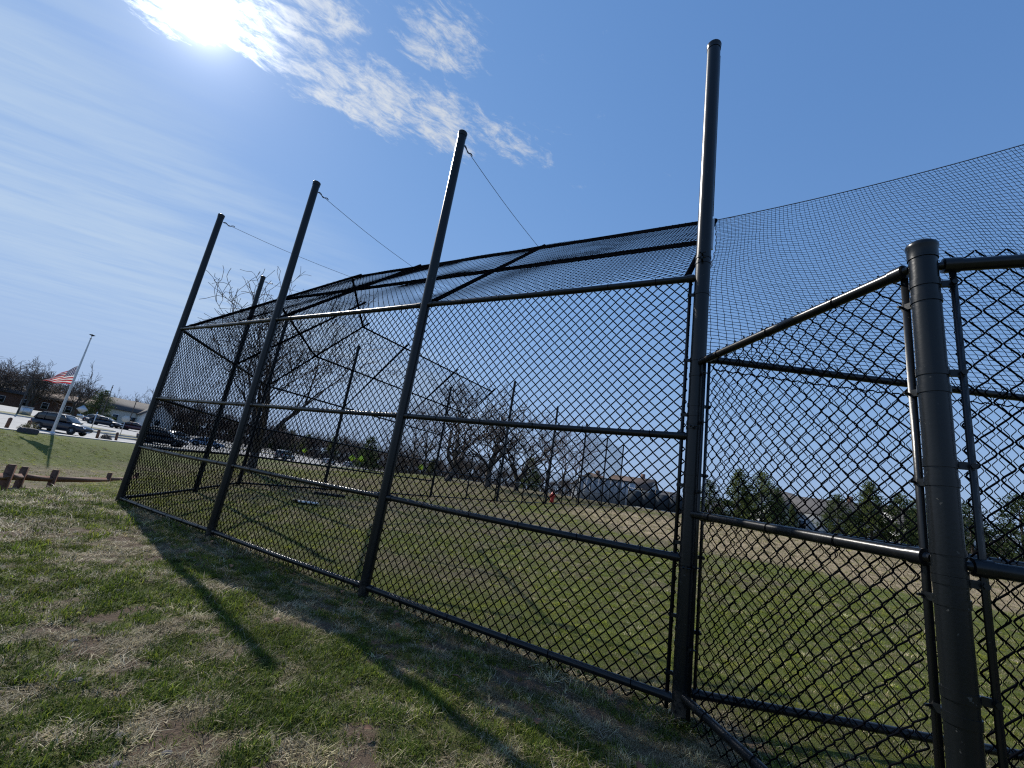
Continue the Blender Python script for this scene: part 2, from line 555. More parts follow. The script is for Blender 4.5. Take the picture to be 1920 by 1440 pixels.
m, N = new_mat('turf_and_soil')
geo = N.n('ShaderNodeNewGeometry').outputs['Position']
cv = N.n('ShaderNodeAttribute', None, attribute_name='cover', attribute_type='GEOMETRY').outputs['Color']
sp = N.n('ShaderNodeSeparateColor', {0: cv})
n1 = N.noise(geo, 5.0, 6, 0.65)
n2 = N.noise(geo, 38.0, 5, 0.7)
n3 = N.noise(geo, 0.35, 3, 0.5)
n4 = N.noise(geo, 160.0, 3, 0.7)
gr = N.mix(N.m('ADD', N.m('MULTIPLY', n2, 0.6), N.m('MULTIPLY', n3, 0.4)), (0.05, 0.072, 0.013), (0.16, 0.175, 0.045))
st = N.mix(n2, (0.065, 0.052, 0.032), (0.25, 0.20, 0.125))
inf = N.mix(N.m('ADD', N.m('MULTIPLY', n1, 0.5), N.m('MULTIPLY', n2, 0.5)), (0.27, 0.20, 0.115), (0.52, 0.41, 0.26))
so = N.mix(n2, (0.05, 0.036, 0.025), (0.21, 0.15, 0.105))
gf = N.m('ADD', sp.outputs[0], N.m('ADD', N.m('MULTIPLY', N.m('SUBTRACT', n1, 0.5), 0.7), N.m('MULTIPLY', N.m('SUBTRACT', n2, 0.5), 0.9)))
c = N.mix(smooth01(N, gf, 0.25, 0.75), st, gr)
c = N.mix(N.m('MULTIPLY', sp.outputs[1], 0.9), c, inf)
c = N.mix(smooth01(N, N.m('ADD', sp.outputs[2], N.m('MULTIPLY', N.m('SUBTRACT', n2, 0.5), 0.5)), 0.25, 0.65), c, so)
c = N.mix(N.m('MULTIPLY', N.m('SUBTRACT', n4, 0.35), 0.8, clamp=True), c, (0.05, 0.04, 0.026))
b = N.n('ShaderNodeBsdfPrincipled', {'Base Color': c, 'Roughness': 0.95, 'Specular IOR Level': 0.15})
hb = N.m('ADD', N.m('MULTIPLY', n2, 1.0), N.m('MULTIPLY', n4, 0.5))
bm_ = N.n('ShaderNodeBump', {'Strength': 0.8, 'Distance': 0.03, 'Height': hb})
N.t.links.new(bm_.outputs[0], b.inputs['Normal'])
N.n('ShaderNodeOutputMaterial', {0: b.outputs[0]})
ground = link('ground', gme, m)
ground['kind'] = 'structure'


def sheet(name, x0, x1, y0, y1, nx, ny, off, mat, thick=0.0):
    X, Y = np.meshgrid(np.linspace(x0, x1, nx), np.linspace(y0, y1, ny))
    Z = terr(X, Y, False) + off
    i = np.arange(nx * ny).reshape(ny, nx)
    Qd = np.stack([i[:-1, :-1], i[:-1, 1:], i[1:, 1:], i[1:, :-1]], -1).reshape(-1, 4)
    mb = MB().add(np.stack([X, Y, Z], -1), Qd)
    if thick > 0:       # upright edge along both long sides
        for col_, flip in ((0, 1), (nx - 1, 0)):
            top = np.stack([X[:, col_], Y[:, col_], Z[:, col_]], -1)
            bot = top - np.array([0, 0, thick])
            V = np.vstack([top, bot])
            k = np.arange(ny - 1)
            qq = np.stack([k, k + 1, k + 1 + ny, k + ny], -1)
            mb.add(V, qq[:, ::-1] if flip else qq)
    o = mb.obj(name, mat)
    o['kind'] = 'structure'
    return o


sheet('parking_lot', -84, -36.7, 12, 190, 60, 110, -0.02, M_ASPH)
sheet('sidewalk', -36.7, -35.0, 12, 190, 3, 110, 0.07, M_CONC, 0.25)


def lot_island(name, cx, cy, a, b, rz):
    n = 28
    ang = np.arange(n) / n * 2 * PI
    ca, sa_ = math.cos(rz), math.sin(rz)
    mbk, mbg = MB(), MB()
    R = []
    for k, zz in ((1.0, -0.05), (1.0, 0.12), (0.94, 0.125)):
        ex, ey = a * k * np.cos(ang), b * k * np.sin(ang)
        X, Y = cx + ca * ex - sa_ * ey, cy + sa_ * ex + ca * ey
        R.append(np.stack([X, Y, terr(X, Y, False) + zz], -1))
    V = np.vstack(R)
    j = np.arange(n)
    k2 = (j + 1) % n
    Qd = np.vstack([np.stack([j + o * n, k2 + o * n, k2 + (o + 1) * n, j + (o + 1) * n], -1) for o in (0, 1)])
    mbk.add(V, Qd)
    cz = tz(cx, cy) + 0.17
    mbg.add(np.vstack([R[2] - np.array([0, 0, 0.004]), [[cx, cy, cz]]]), None, [[q, (q + 1) % n, n] for q in range(n)])
    o = mbg.obj(name, m_turf_plain)
    o['kind'] = 'structure'
    mbk.obj('kerb', M_CONC, o)
    return o


m_turf_plain = pbr('island_turf', (0.17, 0.16, 0.075), 0.95, 0.4, 2.5, bump=0.5)
for isl in ((-58.5, 54.0, 2.2, 6.0, 0.0), (-52.6, 55.0, 1.6, 5.0, 0.1), (-46.5, 53.6, 0.9, 5.5, 0.05), (-42.5, 52.0, 0.8, 5.0, 0.05), (-50, 92, 1.5, 14, 0.0)):
    lot_island('traffic_island', *isl)

# ------------------------------------------------------------------ chain link and pipes
def tubes_batch(P, b_scale, r, nrm, sides):
    """P: (wires, points, 3) polylines in a plane with unit normal nrm -> verts, quads"""
    Wn, Mn, _ = P.shape
    T = np.gradient(P, axis=1)
    T /= np.linalg.norm(T, axis=2)[..., None] + 1e-12
    Nn = np.broadcast_to(nrm, P.shape)
    B = np.cross(T, Nn)
    B /= np.linalg.norm(B, axis=2)[..., None] + 1e-12
    ang = np.arange(sides) / sides * 2 * PI + 0.4
    V = P[:, :, None, :] + r * (Nn[:, :, None, :] * np.cos(ang)[:, None] + B[:, :, None, :] * (np.sin(ang)[:, None]) * b_scale[None, :, None, None])
    return V


def chain_link(name, o, u, v, width, height, parent, nrm, r=0.0026, sides=3, round_=False, vmax=None, pw=0.0365, ph=0.0365, amp=0.010, seed=0, vmin=None):
    rg = np.random.default_rng(seed)
    o, u, v, nrm = (np.asarray(q, float) for q in (o, u, v, nrm))
    nw = int(width / pw)
    ms = int(height / ph)
    k = np.arange(nw)
    j = np.arange(ms + 1)
    par = (j[None, :] + k[:, None]) % 2
    uu = k[:, None] * pw + par * pw + (par * 2 - 1) * 0.0022
    vv = np.broadcast_to(j[None, :] * ph, uu.shape).copy()
    ww = (par * 2 - 1) * 0.0035
    bs = np.full(ms + 1, 1.38)
    if round_:
        a = 0.19
        f = lambda A: np.stack([A[:, :-1] * 0.985 + A[:, 1:] * 0.015, A[:, :-1] * (1 - a) + A[:, 1:] * a, A[:, :-1] * a + A[:, 1:] * (1 - a)], -1).reshape(nw, -1)
        sh = 0.16
        um = k[:, None] * pw + pw / 2
        ub = um + (uu - um) * 0.88
        uu2, vv2, ww2 = f(uu), f(vv), f(ww)
        uu2[:, 0::3] = ub[:, :-1]
        vv2[:, 0::3] = vv[:, :-1]
        uu = np.concatenate([uu2, ub[:, -1:]], 1)
        vv = np.concatenate([vv2, vv[:, -1:]], 1)
        ww = np.concatenate([ww2, ww[:, -1:]], 1)
        bs = np.where(np.arange(uu.shape[1]) % 3 == 0, 1.05, 1.15)
    # the fabric is never quite flat or regular
    slow = amp * (np.sin(uu * 1.7 + seed) * np.cos(vv * 1.3 + 2 * seed) + 0.5 * np.sin(uu * 4.1 + vv * 2.3))
    for q in range(max(2, int(width * 1.6))):       # dents where balls and feet have hit it
        cu, cv, cr = rg.uniform(0, width), rg.uniform(0, height), rg.uniform(0.12, 0.38)
        g_ = np.exp(-((uu - cu) ** 2 + (vv - cv) ** 2) / cr ** 2)
        slow = slow + amp * rg.normal(0, 1.9) * g_
        uu = uu + 0.010 * rg.normal() * g_ * (uu - cu) / cr
        vv = vv + 0.012 * rg.normal() * g_
    uu = uu + 0.007 * np.sin(vv * 3.1 + uu * 1.1 + seed) + rg.normal(0, 0.0006, uu.shape)
    vv = vv + 0.008 * np.sin(uu * 2.3 + seed * 1.7) + rg.normal(0, 0.0006, uu.shape)
    P = o + uu[..., None] * u + vv[..., None] * v + (ww + slow)[..., None] * nrm
    V = tubes_batch(P, bs, r, nrm, sides)
    Wn, Mn = P.shape[:2]
    base = (np.arange(Wn)[:, None] * Mn + np.arange(Mn - 1)[None, :])
    keep = np.ones(base.shape, bool)
    if vmax is not None:
        keep &= vv[:, 1:] <= vmax(uu[:, 1:])
    if vmin is not None:
        keep &= vv[:, :-1] >= vmin(uu[:, :-1])
    base = base[keep] * sides
    s = np.arange(sides)
    s2 = (s + 1) % sides
    Qd = np.stack([base[:, None] + s, base[:, None] + s2, base[:, None] + sides + s2, base[:, None] + sides + s], -1).reshape(-1, 4)
    me = mesh_np(name, V.reshape(-1, 3), Qd, smooth=True)
    ob = link(name, me, M_WIRE, parent)
    ob['kind'] = 'stuff'
    return ob


def v3(p, z):
    return np.array([p[0], p[1], z], float)


def pipe(name, a, b, r, parent, mat=M_RAIL, n=12, segs=2, sag=0.0):
    t = np.linspace(0, 1, segs + 1)[:, None]
    P = np.asarray(a) * (1 - t) + np.asarray(b) * t
    P[:, 2] -= (4 * sag * t * (1 - t))[:, 0]
    o = MB().tube(P, r, n).obj(name, mat, parent)
    return auto_smooth(o)


def post(p, z0, z1, r, parent, label=None, lean=(0, 0), n=20):
    a, b = v3(p, z0), v3(np.asarray(p) + np.asarray(lean), z1)
    o = auto_smooth(MB().tube(np.linspace(a, b, 6), r, n).obj('post', M_POST, parent))
    cap = MB().lathe([(r + 0.001, -0.040), (r + 0.0030, -0.040), (r + 0.0030, -0.012), (r + 0.0055, -0.006), (r + 0.006, 0.003), (r + 0.004, 0.008), (r * 0.75, 0.018), (r * 0.35, 0.024), (0.0005, 0.026)], n, (b[0], b[1], z1))
    auto_smooth(cap.obj('cap', M_POST, o))
    return o


def rail_end(p, d, z, r, parent):
    """cup and strap that holds a rail to a post; d points from the post along the rail"""
    d3 = np.array([d[0], d[1], 0.0])
    a = v3(p, z)
    mb = MB().tube(np.array([a, a + d3 * 0.012, a + d3 * 0.014, a + d3 * 0.055]), [r * 0.5, r * 0.7, r + 0.004, r + 0.004], 12)
    return auto_smooth(mb.obj('rail_end_cup', M_RAIL, parent))


def band(p, z, r, d, parent, h=0.022):
    """tension band round a post with its bolt tab pointing along d"""
    d = np.asarray(d, float) / np.linalg.norm(d)
    mb = MB().lathe([(r + 0.0005, -h / 2), (r + 0.003, -h / 2), (r + 0.003, h / 2), (r + 0.0005, h / 2)], 20, (p[0], p[1], z))
    ang = math.atan2(d[1], d[0])
    mb.box((p[0] + d[0] * (r + 0.020), p[1] + d[1] * (r + 0.020), z), (0.034, 0.010, h * 0.9), ang)
    q = np.array([-d[1], d[0]])
    bx = np.array([p[0], p[1]]) + d * (r + 0.032)
    mb.tube(np.array([v3(bx - q * 0.016, z), v3(bx + q * 0.024, z)]), 0.0042, 6)
    mb.tube(np.array([v3(bx - q * 0.017, z), v3(bx - q * 0.011, z)]), 0.0085, 6)
    return auto_smooth(mb.obj('tension_band', M_POST, parent))


def tension_bar(p, d, off, z0, z1, parent):
    d = np.asarray(d, float)
    q = np.asarray(p) + d * off
    mb = MB().box((q[0], q[1], (z0 + z1) / 2), (0.020, 0.006, z1 - z0), math.atan2(d[1], d[0]) + 0.5)
    return mb.obj('tension_bar', M_RAIL, parent)


def ties(a, b, r, step, nrm, parent, seed=0):
    """wire ties that lash the fabric to a rail, with twisted tails"""
    rg = np.random.default_rng(seed)
    a, b = np.asarray(a, float), np.asarray(b, float)
    L = np.linalg.norm(b - a)
    d = (b - a) / L
    up = np.array([0, 0, 1.0])
    nrm = np.asarray(nrm, float)
    mb = MB()
    t = step * 0.5
    while t < L - 0.05:
        c = a + d * (t + rg.normal(0, 0.02))
        ang = np.linspace(0, 2 * PI, 11)
        ring = c + (up * np.cos(ang)[:, None] + nrm * np.sin(ang)[:, None]) * (r + 0.003) + d * (0.006 * (ang / PI - 1))[:, None]
        mb.tube(ring, 0.0021, 4, ref=d)
        tl = rg.uniform(0.02, 0.045)
        e = c - up * (r + 0.002)
        mb.tube(np.array([e, e - up * tl * 0.5 + d * rg.normal(0, 0.006), e - up * tl + d * rg.normal(0, 0.012) + nrm * rg.normal(0, 0.01)]), 0.0026, 4)
        t += step * rg.uniform(0.85, 1.15)
    o = mb.obj('wire_ties', M_WIRE, parent)
    o['kind'] = 'stuff'
    return o


# ------------------------------------------------------------------ the backstop
CD = np.array([math.sin(math.radians(-13.5)), math.cos(math.radians(-13.5))])
FD = np.array([math.sin(math.radians(31.5)), math.cos(math.radians(31.5))])
CN = np.array([CD[1], -CD[0]])
FN = np.array([FD[1], -FD[0]])
P4 = CORNER
P3, P2, P1 = (CORNER + WING * 2.35 * k for k in (1, 2, 3))
P0 = P1 + CD * 2.28
C2 = P1 + CD * 4.56
W1, W2, W3 = (C2 + FD * 2.33 * k for k in (1, 2, 3))
TOP = 4.45
RZ = (0.085, 0.78, 1.47, 2.52)
PR = 0.043
backstop = empty('backstop', (0, 0, 0))
set_tag(backstop, 'tall black chain link baseball backstop with a sloping mesh hood', 'backstop')
for k, p in enumerate((P4, P3, P2, P1, P0, C2, W1, W2, W3)):
    post(p, tz(*p) - 0.3, TOP + (0.0 if k else 0.02), 0.046 if k == 0 else PR, backstop, n=24 if k < 3 else 16)
line = [(P4, P3, WN), (P3, P2, WN), (P2, P1, WN), (P1, P0, CN), (P0, C2, CN), (C2, W1, FN), (W1, W2, FN), (W2, W3, FN)]
for k, (a, b, nn_) in enumerate(line):
    d = (b - a) / np.linalg.norm(b - a)
    for q, z in enumerate(RZ):
        rr = 0.0215 if q < 3 else 0.0225
        za, zb = z, z
        if q == 0:
            za, zb = max(z, tz(*a) + 0.05), max(z, tz(*b) + 0.05)
        A, B = v3(a + d * (PR - 0.004), za), v3(b - d * (PR - 0.004), zb)
        pipe('rail', A, B, rr, backstop, segs=6, sag=0.006 if k < 4 else 0.0)
        if k < 3:
            ties(A, B, rr, 0.42, v3(nn_, 0), backstop, seed=k * 10 + q)
            rail_end(a + d * (PR - 0.006), d, za, rr, backstop)
            rail_end(b - d * (PR - 0.006), -d, zb, rr, backstop)
# hood: ribs, rails and fabric
HD, HZ = 1.95, 1.80
HL = math.hypot(HD, HZ)
mit = math.tan(math.radians(23.0))
b1 = (WN + CN) / np.linalg.norm(WN + CN) / math.cos(math.radians(23.0))
b2 = (CN + FN) / np.linalg.norm(CN + FN) / math.cos(math.radians(22.5))
ribs = [(P4 + WING * 0.10, WN), (P3, WN), (P2, WN), (P1, b1), (P0, CN), (C2, b2), (W1, FN), (W2, FN), (W3, FN)]
hood_end = []
for k, (p, dr) in enumerate(ribs):
    a = v3(p, RZ[3])
    e = v3(p + dr * HD, RZ[3] + HZ)
    ext = 0.0 if k == 0 else 0.07
    hood_end.append((a, e))
    pipe('hood_rib', a, e + (e - a) * ext, 0.0205, backstop, M_WIRE)
for f, nm in ((0.5, 'hood_rail'), (1.0, 'hood_edge_rail')):
    for k in range(8):
        A = hood_end[k][0] * (1 - f) + hood_end[k][1] * f
        B = hood_end[k + 1][0] * (1 - f) + hood_end[k + 1][1] * f
        pipe(nm, A, B, 0.0215, backstop, M_WIRE)
# guy wires from the post tops to the hood edge
for k, p in enumerate((P4, P3, P2, P1, P0, C2, W1, W2, W3)):
    if k == 0:
        continue
    a = v3(p, TOP - 0.10)
    e = hood_end[k][1]
    dd = (e - a) / np.linalg.norm(e - a)
    g = MB().tube(np.linspace(a + dd * 0.05, e, 8) - np.array([0, 0, 1.0]) * (0.03 * np.sin(np.linspace(0, PI, 8)))[:, None], 0.0032, 5)
    go = g.obj('guy_wire', M_CABLE, backstop)
    h = MB()
    tpts = np.linspace(0, 1, 9)
    hk = a + dd * (0.05 + 0.16 * tpts)[:, None] + np.array([0, 0, 1.0]) * (0.016 * np.sin(tpts * 9))[:, None]
    h.tube(hk, 0.0065, 6)
    h.obj('hook', M_CABLE, go)
# wall fabric, on the field side of the rails
off = 0.027
chain_link('mesh_panel', v3(P4 + WING * 0.055 + WN * off, 0.0), v3(WING, 0), (0, 0, 1), 7.0, 2.54, backstop, v3(WN, 0), r=0.0037, sides=5, round_=True, seed=1, amp=0.008)
chain_link('mesh_panel', v3(P1 + CN * off, 0.0), v3(CD, 0), (0, 0, 1), 4.56, 2.54, backstop, v3(CN, 0), seed=2, r=0.0031)
chain_link('mesh_panel', v3(C2 + FN * off, 0.04), v3(FD, 0), (0, 0, 1), 6.99, 2.50, backstop, v3(FN, 0), seed=3, r=0.0031)
# hood fabric on the upper side of the ribs
for (o, u, nn_, Lw, m0, m1, sd) in ((P4 + WING * 0.10, WING, WN, 6.95, 0.0, mit, 4), (P1, CD, CN, 4.56, mit, math.tan(math.radians(22.5)), 5), (C2, FD, FN, 6.99, math.tan(math.radians(22.5)), 0.0, 6)):
    vv_ = np.array([nn_[0] * HD, nn_[1] * HD, HZ]) / HL
    up_ = np.cross(np.array([u[0], u[1], 0]), vv_)
    if up_[2] < 0:
        up_ = -up_
    k0, k1 = m0 * HD / HL, m1 * HD / HL

    def vm(U, Lw=Lw, k0=k0, k1=k1):
        a = np.where(k0 > 0, U / max(k0, 1e-6), 99.0)
        b = np.where(k1 > 0, (Lw - U) / max(k1, 1e-6), 99.0)
        return np.minimum(np.minimum(a, b), HL + 0.03)
    chain_link('hood_mesh', v3(o, RZ[3]) + up_ * 0.018, v3(u, 0), vv_, Lw, HL + 0.03, backstop, up_, seed=sd, vmax=vm, amp=0.014, r=0.0023)
# fittings of the corner post
tension_bar(P4, WING, 0.070, 0.03, 2.50, backstop)
for z in (0.20, 0.48, 0.86, 1.18, 1.60, 1.95, 2.40):
    band(P4, z, 0.046, WING, backstop)
for z in (2.62, 2.66, 0.74, 1.52):
    band(P4, z, 0.046, -WN, backstop, 0.018)
# small fabric apron: twisted ends showing under the bottom rail come from the panel itself

# pulley line down the corner post
pl = MB().tube(np.array([v3(P4 + np.array([0.055, 0.01]), TOP - 0.05), v3(P4 + np.array([0.058, 0.012]), 3.0)]), 0.003, 5)
pl.obj('halyard', M_CABLE, backstop)
pc = MB().tube(np.array([v3(P4 + np.array([0.062, 0.02]), 2.98), v3(P4 + np.array([0.060, 0.02]), 2.75)]), 0.011, 8)
auto_smooth(pc.obj('halyard_sleeve', M_STEEL, backstop))

# ------------------------------------------------------------------ dugout fence: corner post to near post, then off to the right
P5 = np.array([1.279, 1.217])
D5 = (P5 - P4) / np.linalg.norm(P5 - P4)
L5 = np.linalg.norm(P5 - P4)
N5 = np.array([D5[1], -D5[0]])          # points to the camera side (-x) or field (+x)
if N5[0] < 0:
    N5 = -N5
D6 = np.array([math.sin(math.radians(116)), math.cos(math.radians(116))])
N6 = np.array([-D6[1], D6[0]])
if N6[1] < 0:
    N6 = -N6
dug = empty('dugout_fence', (0, 0, 0))
set_tag(dug, 'black chain link dugout fence turning at the thick capped post nearest the camera', 'fence')
R5 = 0.0360
post(P5, tz(*P5) - 0.3, 1.992, R5, dug, n=32)
P7 = P5 + D6 * 2.6
post(P7, tz(*P7) - 0.3, 2.03, 0.036, dug)
zs5 = (0.12, 1.005, 1.925)
for z in zs5:
    A, B = v3(P4 + D5 * 0.05, z + (0.02 if z < 1.9 and z > 0.5 else 0.0)), v3(P5 - D5 * (R5 + 0.012), z)
    rr = 0.0205
    pipe('rail', A - v3(N5, 0) * 0.012, B - v3(N5, 0) * 0.012, rr, dug, n=20)
    ties(A - v3(N5, 0) * 0.012, B - v3(N5, 0) * 0.012, rr, 0.36, v3(N5, 0), dug, seed=int(z * 100))
    rail_end(P5 - D5 * (R5 - 0.002) - N5 * 0.012, -D5, z, rr, dug)
    A, B = v3(P5 + D6 * (R5 + 0.012), z - 0.005), v3(P7, z)
    pipe('rail', A, B, rr, dug, n=20)
    ties(A, B, rr, 0.36, v3(N6, 0), dug, seed=int(z * 100) + 5)
    rail_end(P5 + D6 * (R5 - 0.002), D6, z - 0.005, rr, dug)
chain_link('mesh_panel', v3(P4 + D5 * 0.09 + N5 * 0.012, 0.0), v3(D5, 0), (0, 0, 1), L5 - 0.165, 1.99, dug, v3(N5, 0), r=0.0025, sides=5, round_=True, seed=8, amp=0.006)
chain_link('mesh_panel', v3(P5 + D6 * 0.062 + N6 * 0.026, 0.0), v3(D6, 0), (0, 0, 1), 2.45, 1.99, dug, v3(N6, 0), r=0.0025, sides=5, round_=True, seed=9, amp=0.006)
tension_bar(P5, -D5, 0.060, 0.03, 1.93, dug)
tension_bar(P5, D6, 0.070, 0.03, 1.93, dug)
tension_bar(P4, D5, 0.070, 0.03, 1.93, dug)
for z in (0.30, 0.62, 0.90, 1.22, 1.50, 1.80):
    band(P5, z, R5, -D5, dug, 0.024)
    band(P5, z + 0.055, R5, D6, dug, 0.024)
for z in (1.955, 1.03, 0.975):
    band(P5, z, R5, -D5 + D6, dug, 0.02)
for z in (0.35, 0.75, 1.15, 1.55, 1.85):
    band(P4, z, 0.046, D5, dug)

# ------------------------------------------------------------------ baseline fence behind the dugout, running right from the corner post
BD = np.array([math.sin(math.radians(95.0)), math.cos(math.radians(95.0))])
BN = np.array([-BD[1], BD[0]])
if BN[1] < 0:
    BN = -BN
base_f = empty('baseline_fence', (0, 0, 0))
set_tag(base_f, 'black chain link baseline fence running right behind the dugout under the netting', 'fence')
LB = 6.2
for s_ in (2.45, 4.6, LB):
    p = P4 + BD * s_
    if s_ > 3:
        post(p, tz(*p) - 0.3, 2.02, 0.032, base_f)
for z in (0.13, 1.02, 1.965):
    A, B = v3(P4 + BD * 0.05, z), v3(P4 + BD * LB, z + 0.02)
    pipe('rail', A, B, 0.0215, base_f, n=14)
    rail_end(P4 + BD * 0.044, BD, z, 0.0215, base_f)
    ties(A, B, 0.0215, 0.45, v3(BN, 0), base_f, seed=int(z * 77))
chain_link('mesh_panel', v3(P4 + BD * 0.09 - BN * 0.026, 0.02), v3(BD, 0), (0, 0, 1), LB - 0.1, 2.01, base_f, v3(BN, 0), r=0.0025, sides=3, round_=True, seed=12, amp=0.008)
tw = MB()
tws = np.linspace(0.08, LB, 260)
tw.tube(np.stack([P4[0] + BD[0] * tws - BN[0] * 0.03, P4[1] + BD[1] * tws - BN[1] * 0.03, 1.895 - 0.012 * np.sin(tws * 2.1) + 0.006 * np.sin(tws * 90)], -1), 0.0042, 4)
tw.obj('tension_wire', M_WIRE, base_f)
tension_bar(P4, BD, 0.068, 0.04, 1.94, base_f)
for z in (0.42, 0.80, 1.25, 1.66):
    band(P4, z, 0.046, BD, base_f)

# ------------------------------------------------------------------ safety netting, near side
net = empty('safety_net', (0, 0, 0))
set_tag(net, 'fine black ball netting sagging between the corner post and a cable at upper right', 'netting')
A0 = hood_end[0][1].copy()
E0 = np.array([6.3, 2.95, 5.75])
np_top, sag_top = 5.75, 0.06
NU, NV, cell = 118, 68, 0.05


def net_pt(s, t):
    """s along the cable 0..1, t from the cable (0) down to the fence rail (1)"""
    top = A0 + (E0 - A0) * s[..., None]
    top[..., 2] -= 4 * 0.11 * s * (1 - s)
    bot = np.stack([P4[0] + 0.035 + BD[0] * s * (LB - 0.1), P4[1] + BD[1] * s * (LB - 0.1) + 0.03, np.full_like(s, 1.99)], -1)
    P = top * (1 - t[..., None]) + bot * t[..., None]
    bell = np.sin(PI * np.clip(t, 0, 1))
    edge = np.clip(s * 7, 0, 1)
    P[..., 1] += 0.16 * bell * edge * (0.6 + 0.5 * np.sin(s * 9 + t * 2))
    P[..., 0] += 0.035 * bell * np.sin(s * 31 + t * 6) 
    P[..., 2] += 0.04 * bell * np.sin(s * 17 + 1.3)
    return P


S, Tt = np.meshgrid(np.linspace(0, 1, NU), np.linspace(0, 1, NV), indexing='ij')
nrm_net = np.array([0.15, -0.98, 0.1])
nrm_net /= np.linalg.norm(nrm_net)
Pn = net_pt(S, Tt)
Pn += RNG.normal(0, 0.002, Pn.shape)
for nm, arr in (('net_twine', Pn), ('net_twine', np.swapaxes(Pn, 0, 1))):
    V = tubes_batch(arr, np.ones(arr.shape[1]), 0.0023, nrm_net, 3)
    Wn, Mn = arr.shape[:2]
    base = ((np.arange(Wn)[:, None] * Mn + np.arange(Mn - 1)[None, :]).reshape(-1)) * 3
    s = np.arange(3)
    s2 = (s + 1) % 3
    Qd = np.stack([base[:, None] + s, base[:, None] + s2, base[:, None] + 3 + s2, base[:, None] + 3 + s], -1).reshape(-1, 4)
    ob = link(nm, mesh_np(nm, V.reshape(-1, 3), Qd), M_NET, net)
    ob['kind'] = 'stuff'
ts = np.linspace(0, 1, 60)
tc_ = net_pt(ts, np.zeros(60))
MB().tube(tc_, 0.005, 6).obj('top_cable', M_CABLE, net)
lace = net_pt(np.zeros(120), np.linspace(0, 1, 120))
lace[:, 0] += 0.008 * np.sin(np.linspace(0, 90, 120))
MB().tube(lace, 0.003, 4).obj('lacing_cord', M_NET, net)
post(E0[:2], tz(E0[0], E0[1]) - 0.3, 5.9, 0.05, net)

# ------------------------------------------------------------------ far baseline: low fence, net poles and net
far = empty('far_baseline_fence', (0, 0, 0))
set_tag(far, 'low black chain link fence running on from the far end of the backstop', 'fence')
ND = np.array([math.sin(math.radians(29.3)), math.cos(math.radians(29.3))])
NN = np.array([ND[1], -ND[0]])
N1 = np.array([0.03, 20.3])
fa = W3
steps = [W3 + (N1 - W3) * q for q in (0.5, 1.0)] + [N1 + ND * 2.9 * k for k in range(1, 10)]
pts_f = [W3] + steps
for k, p in enumerate(steps):
    post(p, tz(*p) - 0.3, tz(*p) + 1.95, 0.030, far, n=8)
for k in range(len(pts_f) - 1):
    a, b = pts_f[k], pts_f[k + 1]
    za, zb = tz(*a), tz(*b)
    for z in (0.06, 1.0, 1.9):
        pipe('rail', v3(a, za + z), v3(b, zb + z), 0.022, far, n=6)
    d = (b - a) / np.linalg.norm(b - a)
    L = np.linalg.norm(b - a)
    slope = (zb - za) / L
    chain_link('mesh_panel', v3(a, za + 0.02), np.array([d[0], d[1], slope]), (0, 0, 1), L, 1.9, far, np.array([d[1], -d[0], 0]), r=0.003, sides=3, seed=40 + k, pw=0.05, ph=0.05)
npoles = []
for k in range(5):
    p = N1 + ND * 5.82 * k + NN * 0.12
    npoles.append(p)
    t = empty('net_pole', (0, 0, 0))
    wh = ('first, tallest looking', 'second', 'third', 'fourth', 'fifth and last')[k]
    set_tag(t, wh + ' black net pole along the far baseline counting from the backstop', 'pole', 'net poles along the far baseline')
    post(p, tz(*p) - 0.3, tz(*p) + 5.8, 0.062, t, n=12)
fnet = empty('far_safety_net', (0, 0, 0))
set_tag(fnet, 'thin grey ball netting hung between the far net poles', 'netting')
mbn = MB()
Ln = 5.82 * 2
a0, b0 = npoles[2], npoles[4]
for q in np.linspace(0, 1, int(Ln / 0.06)):
    p = a0 + (b0 - a0) * q
    z = tz(*p)
    sg = 0.25 * math.sin(PI * ((q * 2) % 1.0))
    mbn.tube(np.array([v3(p, z + 1.9), v3(p, z + 5.6 - sg)]), 0.0026, 3, caps=False)
for zz in np.arange(1.9, 5.5, 0.06):
    pts = np.array([v3(a0 + (b0 - a0) * q, tz(*(a0 + (b0 - a0) * q)) + zz - 0.2 * max(0, (zz - 1.9) / 3.6) * math.sin(PI * ((q * 2) % 1.0))) for q in np.linspace(0, 1, 9)])
    mbn.tube(pts, 0.0026, 3, caps=False)
fo = mbn.obj('net_twine', M_NET, fnet)
fo['kind'] = 'stuff'

# ------------------------------------------------------------------ things lying on the field
pl_ = empty('home_plate', (-3.64, 8.88, tz(-3.64, 8.88)), 0.35)
set_tag(pl_, 'white plate with a dark rubber mat lying in the grass inside the backstop', 'plate')
bmx = MB().box((0, 0.0, 0.045), (0.38, 0.10, 0.03))
bmx.obj('white_slab', M_WHITE, pl_)
MB().box((-0.08, 0.17, 0.040), (0.44, 0.20, 0.02)).obj('rubber_mat', M_DARKMAT, pl_)
o = MB().box((0, 0, 0.03), (0.75, 0.16, 0.06)).obj('rubber_strip', M_DARKMAT)
o.location = (-4.15, 11.3, tz(-4.15, 11.3))
o.rotation_euler = (0, 0, 0.3)
set_tag(o, 'dark rubber strip on the grass beyond the white plate', 'mat')

